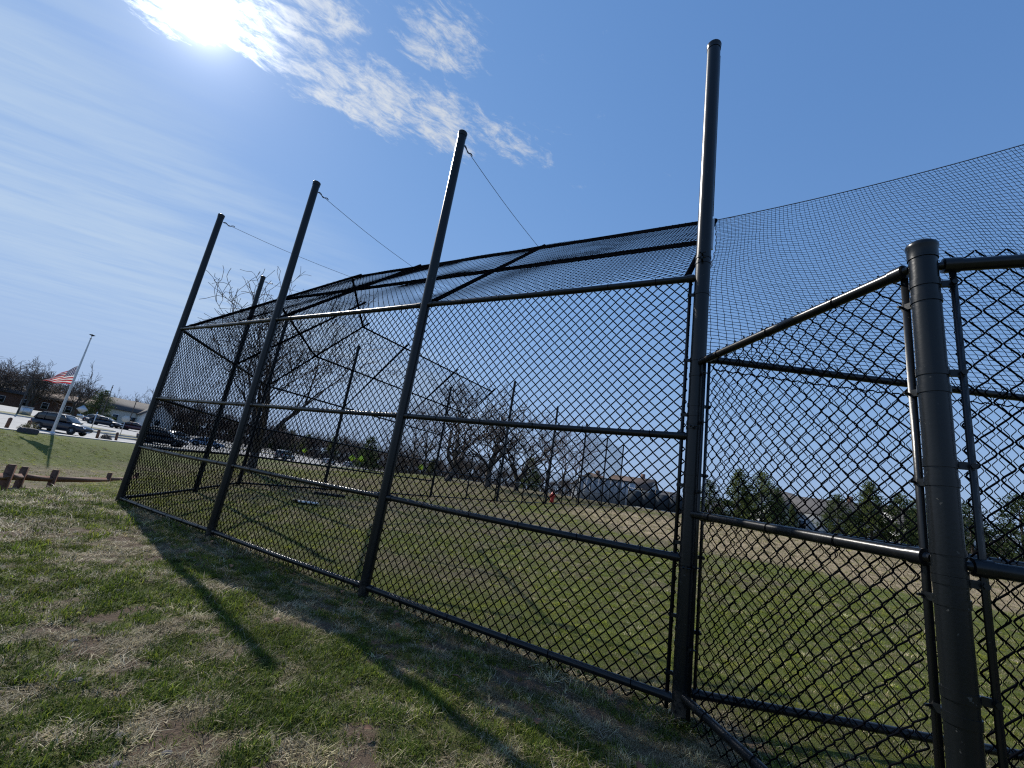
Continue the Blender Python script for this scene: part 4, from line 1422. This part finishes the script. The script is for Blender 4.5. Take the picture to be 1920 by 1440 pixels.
def evergreen_mesh(seed, H_=6.5, R_=2.3, n=5200, pw_=0.8):
    rg = np.random.default_rng(seed)
    T_ = MB().tube(np.array([[0, 0, -0.2], [0, 0, H_ * 0.5], [0, 0, H_ * 0.97]]), [0.16, 0.10, 0.015], 6)
    nb = 74
    V, c = [], 0
    for q in range(nb):
        f = (q + rg.uniform(0, 1)) / nb
        z = H_ * (0.06 + 0.92 * f)
        L = R_ * (1 - f) ** pw_ * rg.uniform(0.65, 1.15) + 0.12
        a = q * 2.4 + rg.uniform(-0.4, 0.4)
        rise = rg.uniform(-0.15, 0.25) + 0.35 * f
        e = np.array([math.cos(a) * L, math.sin(a) * L, L * rise])
        T_.tube(np.array([[0, 0, z], [e[0], e[1], z + e[2]]]), [0.03, 0.008], 3, caps=False)
        m_ = int(n / nb * (0.35 + 1.3 * (1 - f)))
        t = rg.uniform(0.18, 1.05, m_) ** 0.7
        cen = np.array([0, 0, z]) + t[:, None] * e + rg.normal(0, 0.13, (m_, 3)) * (0.6 + t[:, None])
        cen[:, 2] += 0.05 * rg.normal(0, 1, m_)
        d = rg.normal(0, 1, (m_, 3)) + e / (np.linalg.norm(e) + 1e-6) * 1.1 + np.array([0, 0, 0.4])
        d /= np.linalg.norm(d, axis=1)[:, None]
        s_ = np.cross(d, rg.normal(0, 1, (m_, 3)))
        s_ /= np.linalg.norm(s_, axis=1)[:, None]
        l_ = rg.uniform(0.16, 0.34, m_)[:, None]
        V.append(np.stack([cen - s_ * l_ * 0.22, cen + s_ * l_ * 0.22, cen + d * l_], 1).reshape(-1, 3))
    V = np.vstack(V)
    return T_.mesh('trunk', True), mesh_np('crown', V, None, np.arange(len(V)).reshape(-1, 3))


ev = [evergreen_mesh(1, 6.5, 2.3), evergreen_mesh(2, 6.5, 2.7, 5600, 0.6), evergreen_mesh(3, 6.5, 1.6, 4000, 0.9)]
EG = [('tallest evergreen of the clump just right of the corner post', 29.4, 52.3, 0, 0.98), ('evergreen of the clump, right of its tallest tree', 31.6, 51.2, 1, 0.98),
      ('evergreen at the left edge of the clump by the corner post', 26.6, 53.9, 1, 0.72), ('lower evergreen at the right edge of the clump by the corner post', 33.4, 51.0, 2, 0.75),
      ('wide evergreen hedge tree left of the near post', 40.6, 51.0, 1, 0.78), ('tallest evergreen left of the near post', 42.8, 48.9, 0, 1.08),
      ('dense evergreen touching the tallest one left of the near post', 44.6, 47.2, 1, 0.90), ('evergreen directly behind the near post', 49.5, 49.6, 0, 0.98),
      ('small narrow evergreen beside the white gabled house', 45.5, 66.0, 2, 0.62), ('small evergreen in front of the grey roofed house', 50.5, 61.5, 2, 0.55),
      ('broad light green evergreen at the right edge', 46.4, 37.6, 1, 0.95), ('evergreen left of the broad one at the right edge', 44.9, 40.4, 1, 0.80),
      ('evergreen past the right edge of the clump at right', 49.0, 35.0, 0, 0.95)]
for (lb, x, y, k, s_) in EG:
    place_tree(ev[k], lb, x, y, x * 1.7, s_, None, M_NEEDLE, None, 'evergreen_tree')
EC = [('dark rounded evergreen seen through the mesh left of the third post', -32.0, 106.0, 1, 1.25), ('dark evergreen behind the black car at left', -82.3, 88.0, 1, 0.95),
      ('tall evergreen of the far line left of the yellow signs', -54.0, 140.0, 0, 1.3),
      ('evergreen of the far line near the forked tree', -66.0, 128.0, 0, 1.35), ('evergreen standing behind the first net pole', 6.5, 88.0, 1, 1.0)]
for (lb, x, y, k, s_) in EC:
    place_tree(ev[k], lb, x, y, x, s_, None, M_NEEDLE, None, 'evergreen_tree')
row(-37, -8, 150, 175, 7, 5.0, 7.6, 'dark evergreen in the tree line seen through the mesh', 'evergreens of the far tree line', ev, M_NEEDLE, 1.0, 0.0, 'evergreen_tree')

# tangled undergrowth that fills the foot of the far tree lines
ug = MB()
rgu = np.random.default_rng(9)
for (a0_, a1_, d0_, d1_, nb_, h_) in ((-56, -47, 140, 160, 900, 2.8), (-47, -39, 152, 170, 700, 2.6), (-39, -2, 140, 180, 2600, 3.4), (-2, 26, 115, 160, 1300, 2.4), (26, 60, 110, 150, 1500, 2.4)):
    a_ = np.radians(rgu.uniform(a0_, a1_, nb_))
    D_ = rgu.uniform(d0_, d1_, nb_)
    x_, y_ = D_ * np.sin(a_), D_ * np.cos(a_)
    z_ = terr(x_, y_, False) - 0.1
    b_ = np.stack([x_, y_, z_], -1)
    hh_ = h_ * rgu.uniform(0.35, 1.0, nb_) * (0.6 + 0.8 * fbm(x_ * 0.06, y_ * 0.06, 2))
    dv = np.stack([rgu.normal(0, 0.35, nb_), rgu.normal(0, 0.35, nb_), np.ones(nb_)], -1) * hh_[:, None]
    sv = np.stack([np.cos(a_), -np.sin(a_), np.zeros(nb_)], -1)
    for k_ in range(4):
        o1 = b_ + dv * (0.1 + 0.2 * k_)
        e1 = o1 + dv * 0.55 + rgu.normal(0, 0.55, (nb_, 3))
        w1 = 0.05 + 0.05 * rgu.random(nb_)[:, None]
        ug.add(np.stack([o1 - sv * w1, o1 + sv * w1, e1], 1).reshape(-1, 3), None, np.arange(3 * nb_).reshape(-1, 3))
uo = ug.obj('undergrowth', M_TWIG)
set_tag(uo, 'tangled brown undergrowth at the foot of the far tree lines', 'undergrowth', None, 'stuff')

# ------------------------------------------------------------------ houses
def house(label, x, y, rz, w, d, hw, hr, wall, roof, nwin=3, chim=True, cat='house', name='house', storeys=1):
    t = empty(name, (x, y, tz(x, y) - 0.2), rz)
    set_tag(t, label, cat)
    V = [[-w / 2, -d / 2, 0], [w / 2, -d / 2, 0], [w / 2, d / 2, 0], [-w / 2, d / 2, 0], [-w / 2, -d / 2, hw], [w / 2, -d / 2, hw], [w / 2, d / 2, hw], [-w / 2, d / 2, hw], [-w / 2, 0, hw + hr], [w / 2, 0, hw + hr]]
    MB().add(V, [[0, 1, 5, 4], [1, 2, 6, 5], [2, 3, 7, 6], [3, 0, 4, 7]], [[4, 8, 7], [5, 6, 9]]).obj('wall', wall, t)
    e, th = 0.35, 0.16
    rf = MB()
    for s_ in (-1, 1):
        y0, z0 = s_ * (d / 2 + e), hw - e * hr / (d / 2) + 0.02
        A = [[-w / 2 - e, 0, hw + hr + 0.02], [w / 2 + e, 0, hw + hr + 0.02], [w / 2 + e, y0, z0], [-w / 2 - e, y0, z0]]
        B = [[p[0], p[1], p[2] + th] for p in A]
        rf.add(A + B, [[0, 1, 2, 3], [4, 7, 6, 5], [0, 4, 5, 1], [1, 5, 6, 2], [2, 6, 7, 3], [3, 7, 4, 0]])
    ro = rf.obj('roof', roof, t)
    if chim:
        MB().box((w * 0.22, 0.3, hw + hr + 0.3), (0.8, 0.6, 1.6)).obj('chimney', M_BRICK, ro)
    for stf in range(storeys):
        for q in range(nwin):
            wx = -w / 2 + w * (q + 0.5) / nwin
            wz = 1.5 + 2.7 * stf
            wn = MB().box((wx, -d / 2 - 0.03, wz), (1.1, 0.08, 1.4)).obj('window', M_WHITE, t)
            MB().box((wx, -d / 2 - 0.075, wz), (0.9, 0.03, 1.2)).obj('pane', M_GLASS, wn)
    for s_ in (-1, 1):
        wn = MB().box((s_ * (w / 2 + 0.03), 0, hw * 0.55), (0.08, 1.0, 1.3)).obj('window', M_WHITE, t)
        MB().box((s_ * (w / 2 + 0.075), 0, hw * 0.55), (0.03, 0.8, 1.1)).obj('pane', M_GLASS, wn)
    dr = MB().box((w * 0.05, -d / 2 - 0.03, 1.05), (1.0, 0.08, 2.1)).obj('door', M_BRICK, t)
    return t


fc = lambda x, y: math.atan2(-y, -x) + PI / 2     # the long front looks towards the field
house('pale gabled house behind the parked sedans at left', -88.5, 104.0, fc(-78, 91) + 0.35, 13, 8, 3.4, 2.4, M_CREAM, M_ROOFG, 4)
house('white wing of the pale house with its gable to the lot', -83.0, 103.0, fc(-74, 93) + 1.75, 9, 6, 3.2, 2.6, M_WSID, M_ROOFG, 2, False)
house('long low dark brick building beyond the parking lot at far left', -105.0, 95.0, fc(-105, 95), 30, 10, 3.0, 1.4, M_BRICK, M_ROOFG, 9, False, 'building', 'long_building')
house('brown brick building behind the wagon and the flagpole', -96.0, 101.0, fc(-96, 101), 18, 9, 3.0, 1.5, M_BRICK, M_ROOFB, 5, False, 'building', 'long_building')
house('brown roofed house left of the second brown roof past the field', 21.3, 94.0, fc(21, 93) + 1.2, 8, 7, 3.0, 2.6, M_BLUESID, M_ROOFB, 3)
house('brown roofed house with white wall beyond the dark windscreen', 30.0, 95.5, fc(30, 95) - 0.3, 9, 8, 4.0, 2.3, M_WSID, M_ROOFB, 3)
house('low white house right of the brown roofed houses', 34.0, 91.0, fc(34, 91), 8, 6, 2.6, 1.5, M_WSID, M_ROOFG, 3, False)
house('white gabled house between the evergreen clumps', 48.0, 72.5, fc(48, 72) + 1.15, 9, 6, 3.4, 3.0, M_WSID, M_ROOFG, 2, False)
house('grey roofed house right of the white gable', 53.5, 68.5, fc(53, 68), 11, 8, 3.4, 2.4, M_BLUESID, M_ROOFG, 3)
house('pale house mostly hidden behind the evergreens by the near post', 60.0, 60.0, fc(60, 60) + 0.5, 9, 7, 3.3, 2.4, M_WSID, M_ROOFG, 3)

# long pale panelled shed beside the field
sh = empty('panel_shed', (18.4, 72.7, tz(18.4, 72.7) - 0.1), fc(18.4, 72.7) - 0.22)
set_tag(sh, 'long pale blue grey panelled shed beyond the net poles', 'shed')
for q in range(9):
    MB().box((-4.0 + q * 1.0, 0, 1.9), (0.97, 3.0, 3.8)).obj('panel', M_BLUESID, sh)
MB().box((0, 0, 3.88), (9.3, 3.3, 0.14)).obj('roof', M_ROOFG, sh)
MB().box((0, 0.1, 1.9), (8.9, 2.7, 3.7)).obj('core', M_SCREEN, sh)
ws = empty('windscreen_fence', (25.2, 65.6, tz(25.2, 65.6)), fc(25.2, 65.6))
set_tag(ws, 'dark fabric windscreen fence right of the pale shed', 'fence')
for q in range(6):
    MB().tube(np.array([[-5 + q * 2.0, 0, -0.2], [-5 + q * 2.0, 0, 2.9]]), 0.05, 6).obj('post', M_RAIL, ws)
    if q < 5:
        MB().box((-4 + q * 2.0, 0.04, 1.25), (1.94, 0.03, 2.3)).obj('screen', M_SCREEN, ws)
MB().tube(np.array([[-5, 0, 2.75], [5, 0, 2.75]]), 0.035, 6).obj('rail', M_RAIL, ws)

# ------------------------------------------------------------------ turf: blades as tufts
def tuft_mesh(name, rg, nb, rad, h0, h1, w, flat, curl):
    V, Qd, Tr, c = [], [], [], 0
    for q in range(nb):
        a, rr = rg.uniform(0, 2 * PI), rad * math.sqrt(rg.uniform(0, 1))
        p = np.array([rr * math.cos(a), rr * math.sin(a), 0.0])
        L = rg.uniform(h0, h1)
        az_ = rg.uniform(0, 2 * PI)
        el = rg.uniform(*flat)
        d = np.array([math.cos(az_) * math.cos(el), math.sin(az_) * math.cos(el), math.sin(el)])
        sd = np.array([-math.sin(az_), math.cos(az_), 0]) * w * rg.uniform(0.7, 1.2)
        m1 = p + d * L * 0.5
        d2 = d + np.array([math.cos(az_ + rg.normal(0, 0.5)), math.sin(az_ + rg.normal(0, 0.5)), -0.5]) * curl * rg.uniform(0.2, 1)
        d2 /= np.linalg.norm(d2)
        tip = m1 + d2 * L * 0.5
        tip[2] = max(tip[2], 0.002)
        V += [p - sd, p + sd, m1 - sd * 0.8, m1 + sd * 0.8, tip]
        Qd.append([c, c + 1, c + 3, c + 2])
        Tr.append([c + 2, c + 3, c + 4])
        c += 5
    return mesh_np(name, np.array(V), Qd, Tr)


def scatter(name, label, cat, protos, mat, pts, idx_, rot, scl, tint):
    colx = bpy.data.collections.new(name + '_tufts')
    for q, me in enumerate(protos):
        me.materials.append(mat)
        colx.objects.link(bpy.data.objects.new('%s_tuft_%02d' % (name, q), me))
    me = bpy.data.meshes.new(name)
    me.vertices.add(len(pts))
    me.vertices.foreach_set('co', pts.astype(np.float32).ravel())
    for nm, typ, dat, key in (('rot', 'FLOAT_VECTOR', rot, 'vector'), ('scl', 'FLOAT', scl, 'value'), ('pick', 'INT', idx_, 'value'), ('tint', 'FLOAT_COLOR', tint, 'color')):
        at = me.attributes.new(nm, typ, 'POINT')
        at.data.foreach_set(key, np.ascontiguousarray(dat, dtype=np.int32 if typ == 'INT' else np.float32).ravel())
    ob = link(name, me, mat)
    ng = bpy.data.node_groups.new(name + '_nodes', 'GeometryNodeTree')
    ng.interface.new_socket('Geometry', in_out='INPUT', socket_type='NodeSocketGeometry')
    ng.interface.new_socket('Geometry', in_out='OUTPUT', socket_type='NodeSocketGeometry')
    nd = ng.nodes
    gi, go_ = nd.new('NodeGroupInput'), nd.new('NodeGroupOutput')
    ci = nd.new('GeometryNodeCollectionInfo')
    ci.inputs['Collection'].default_value = colx
    ci.inputs['Separate Children'].default_value = True
    ci.inputs['Reset Children'].default_value = True
    m2p = nd.new('GeometryNodeMeshToPoints')
    iop = nd.new('GeometryNodeInstanceOnPoints')
    iop.inputs['Pick Instance'].default_value = True

    def named(nm, typ):
        x = nd.new('GeometryNodeInputNamedAttribute')
        x.data_type = typ
        x.inputs['Name'].default_value = nm
        return x.outputs['Attribute']
    ln = ng.links.new
    ln(gi.outputs[0], m2p.inputs[0])
    ln(m2p.outputs[0], iop.inputs['Points'])
    ln(ci.outputs[0], iop.inputs['Instance'])
    ln(named('pick', 'INT'), iop.inputs['Instance Index'])
    e2r = nd.new('FunctionNodeEulerToRotation')
    ln(named('rot', 'FLOAT_VECTOR'), e2r.inputs[0])
    ln(e2r.outputs[0], iop.inputs['Rotation'])
    ln(named('scl', 'FLOAT'), iop.inputs['Scale'])
    ln(iop.outputs[0], go_.inputs[0])
    md = ob.modifiers.new('tufts', 'NODES')
    md.node_group = ng
    set_tag(ob, label, cat, None, 'stuff')
    return ob


rgg = np.random.default_rng(77)
zones = [(0.6, 3.2, 3000), (3.2, 5.5, 1300), (5.5, 9.0, 480), (9.0, 15.0, 150), (15.0, 26.0, 42), (26.0, 48.0, 10)]
PX, PY, ZN = [], [], []
for zi, (r0, r1, dn) in enumerate(zones):
    area = (62 + 62) / 360 * PI * (r1 ** 2 - r0 ** 2)
    n = int(area * dn)
    r = np.sqrt(rgg.uniform(r0 ** 2, r1 ** 2, n))
    a = np.radians(rgg.uniform(-66, 62, n))
    PX.append(r * np.sin(a))
    PY.append(r * np.cos(a) + 0.1)
    ZN.append(np.full(n, zi))
nf = 3600
al = rgg.uniform(-0.2, 7.2, nf)
pf = rgg.normal(0, 0.06, nf)
al[:700] = 2.35 * rgg.integers(0, 3, 700) + rgg.normal(0, 0.07, 700)
PX.append(CORNER[0] + WING[0] * al + WN[0] * pf)
PY.append(CORNER[1] + WING[1] * al + WN[1] * pf)
ZN.append(np.where(al < 3.0, 0, 1))
PX, PY, ZN = np.concatenate(PX), np.concatenate(PY), np.concatenate(ZN)
n_foot = nf
foot = np.zeros(len(PX), bool)
foot[-n_foot:] = True
keep = PX > -34.6
PX, PY, ZN, foot = PX[keep], PY[keep], ZN[keep], foot[keep]
g_, s_, so_, inf_ = cover(PX, PY)
fine_ = fbm(PX * 9.0 + 3, PY * 9.0 + 8, 3, 0.6)
u1 = rgg.uniform(0, 1, len(PX))
is_green = u1 < np.clip(g_ * 0.9 + (fine_ - 0.5) * 1.5, 0.03, 0.95)
clump = vnoise(PX * 17.0 + 4.2, PY * 17.0 + 1.7)
clump2 = vnoise(PX * 41.0 + 9.2, PY * 41.0 + 5.7)
drop_ = rgg.uniform(0, 1, len(PX)) < np.clip(so_ * 0.9 + 0.55 * sst(0.42, 0.22, clump) * (ZN < 3) + (0.25 + 0.2 * (~is_green)) * sst(0.40, 0.2, clump2) * (ZN < 2), 0, 0.93)
PZ = terr(PX, PY)
zscale = np.array([0.68, 0.85, 1.25, 2.0, 3.3, 5.5])[ZN]
side_f = (PX - CORNER[0]) * WN[0] + (PY - CORNER[1]) * WN[1]
for nm, lab, mat, sel, protos, npr in (
        ('green_grass', 'patchy short green spring grass over the whole ground', M_GREEN, is_green & ~drop_,
         [tuft_mesh('g%d' % q, rgg, 34, 0.058, 0.018, 0.046, 0.0021, (0.35, 1.4), 0.9) for q in range(6)], 6),
        ('dead_grass', 'matted tan dead grass and straw among the green', M_STRAW, (~is_green) & ~drop_,
         [tuft_mesh('s%d' % q, rgg, 17, 0.06, 0.032, 0.092, 0.0019, (0.0, 0.55), 0.5) for q in range(4)] + [tuft_mesh('t%d' % q, rgg, 20, 0.05, 0.025, 0.06, 0.0017, (0.2, 1.3), 0.8) for q in range(3)], 7)):
    x, y, z = PX[sel], PY[sel], PZ[sel]
    n = len(x)
    rot = np.stack([rgg.normal(0, 0.08, n), rgg.normal(0, 0.08, n), rgg.uniform(0, 6.28, n)], -1)
    sc_ = rgg.uniform(0.65, 1.25, n) * zscale[sel]
    fld = sst(0, 0.3, side_f[sel])
    zsq = np.where(ZN[sel] > 2, 0.75, 1.0)
    sc_ *= (1 - 0.25 * fld) * zsq * (1.0 if nm == 'dead_grass' else 0.72 + 0.55 * g_[sel] * (1 - fld))
    sc_ *= np.where(foot[sel], rgg.uniform(0.9, 1.6, n), 1.0) * np.where(rgg.random(n) < 0.03, rgg.uniform(1.2, 1.6, n), 1.0)
    near_ = (ZN[sel] < 3)
    cl = np.where(near_, (0.40 + 1.05 * clump[sel]) * (0.70 + 0.55 * clump2[sel]), 1.0)
    sc_ *= np.where(near_, 0.72 + 0.6 * clump[sel], 1.0)
    if nm == 'green_grass':
        yel = np.clip(0.60 * fld + rgg.normal(0, 0.22, n) + 0.6 * (fbm(x * 0.9, y * 0.9 + 50, 3) - 0.5), 0, 1)
        t_ = np.stack([1 + 1.0 * yel, 1 + 0.45 * yel, 1 + 0.55 * yel], -1) * (rgg.uniform(0.60, 1.25, n) * (1 + 0.40 * fld))[:, None]
        pick = rgg.integers(0, npr, n)
    else:
        t_ = np.stack([np.ones(n), np.ones(n) * rgg.uniform(0.93, 1.03, n), rgg.uniform(0.85, 1.15, n)], -1) * (rgg.uniform(0.36, 1.25, n) * (1 - 0.05 * fld))[:, None]
        pick = np.where(fld > 0.5, rgg.integers(4, 7, n), rgg.integers(0, 7, n))
    t_ = t_ * cl[:, None]
    scatter(nm, lab, 'grass', protos, mat, np.stack([x, y, z - 0.004], -1), pick, rot, sc_, np.concatenate([t_, np.ones((n, 1))], 1))

# stones and dead leaves in the near turf
pb = bmesh.new()
bmesh.ops.create_icosphere(pb, subdivisions=2, radius=1.0)
for v in pb.verts:
    v.co *= 1 + 0.22 * math.sin(v.co.x * 5 + 1) * math.cos(v.co.y * 4) + 0.1 * math.sin(v.co.z * 9)
    v.co.z *= 0.5
pme = bpy.data.meshes.new('stone')
pb.to_mesh(pme)
pb.free()
for k, (x, y, s) in enumerate(((-1.55, 2.0, 0.022), (-1.9, 2.35, 0.018), (-1.15, 1.75, 0.025), (-0.95, 1.70, 0.017), (-1.35, 1.55, 0.015), (-2.3, 3.05, 0.03), (-1.05, 1.62, 0.02), (-1.7, 1.62, 0.016), (-0.62, 2.05, 0.016), (-2.9, 2.6, 0.025))):
    o = link('stone', pme, M_PEB)
    o.location = (x, y, tz(x, y) + s * 0.1)
    s *= 0.8
    o.scale = (s * 1.3, s, s)
    o.rotation_euler = (0, 0, k * 1.3)
    set_tag(o, 'small grey stone lying in the foreground turf', 'stone', 'stones in the foreground turf')
lf = MB()
nu = 7
lv_ = np.linspace(0, 1, nu)
wd = 0.35 * np.sin(PI * lv_) ** 0.8
zz = 0.18 * np.sin(PI * lv_)
lf.add(np.vstack([np.stack([lv_ - 0.5, wd, zz + 0.10], -1), np.stack([lv_ - 0.5, 0 * wd, zz], -1), np.stack([lv_ - 0.5, -wd, zz + 0.10], -1)]),
       [[q, q + 1, nu + q + 1, nu + q] for q in range(nu - 1)] + [[nu + q, nu + q + 1, 2 * nu + q + 1, 2 * nu + q] for q in range(nu - 1)])
lme = lf.mesh('leaf', True)
for k, (x, y, s) in enumerate(((-0.62, 1.62, 0.055), (0.15, 1.55, 0.045), (-0.35, 1.95, 0.045), (-1.2, 2.9, 0.05), (0.35, 2.2, 0.05), (-0.05, 2.5, 0.05), (-2.1, 3.9, 0.05), (0.75, 2.0, 0.05), (-0.5, 3.1, 0.045)) + tuple((CORNER[0] + WING[0] * q - WN[0] * p_, CORNER[1] + WING[1] * q - WN[1] * p_, 0.045) for q, p_ in ((0.35, 0.06), (0.8, 0.12), (1.15, 0.05), (1.9, 0.1), (2.2, 0.16), (2.5, 0.07), (3.1, 0.1), (3.6, 0.05), (4.4, 0.12), (5.2, 0.08)))):
    o = link('leaf', lme, M_LEAF)
    o.location = (x, y, tz(x, y) + 0.025)
    o.scale = (s, s, s)
    o.rotation_euler = (0.25 * math.sin(k * 3), 0.3 * math.cos(k * 2), k * 1.9)
    set_tag(o, 'curled brown dead leaf lying in the grass in front of the backstop', 'leaf', 'dead leaves in the foreground grass')
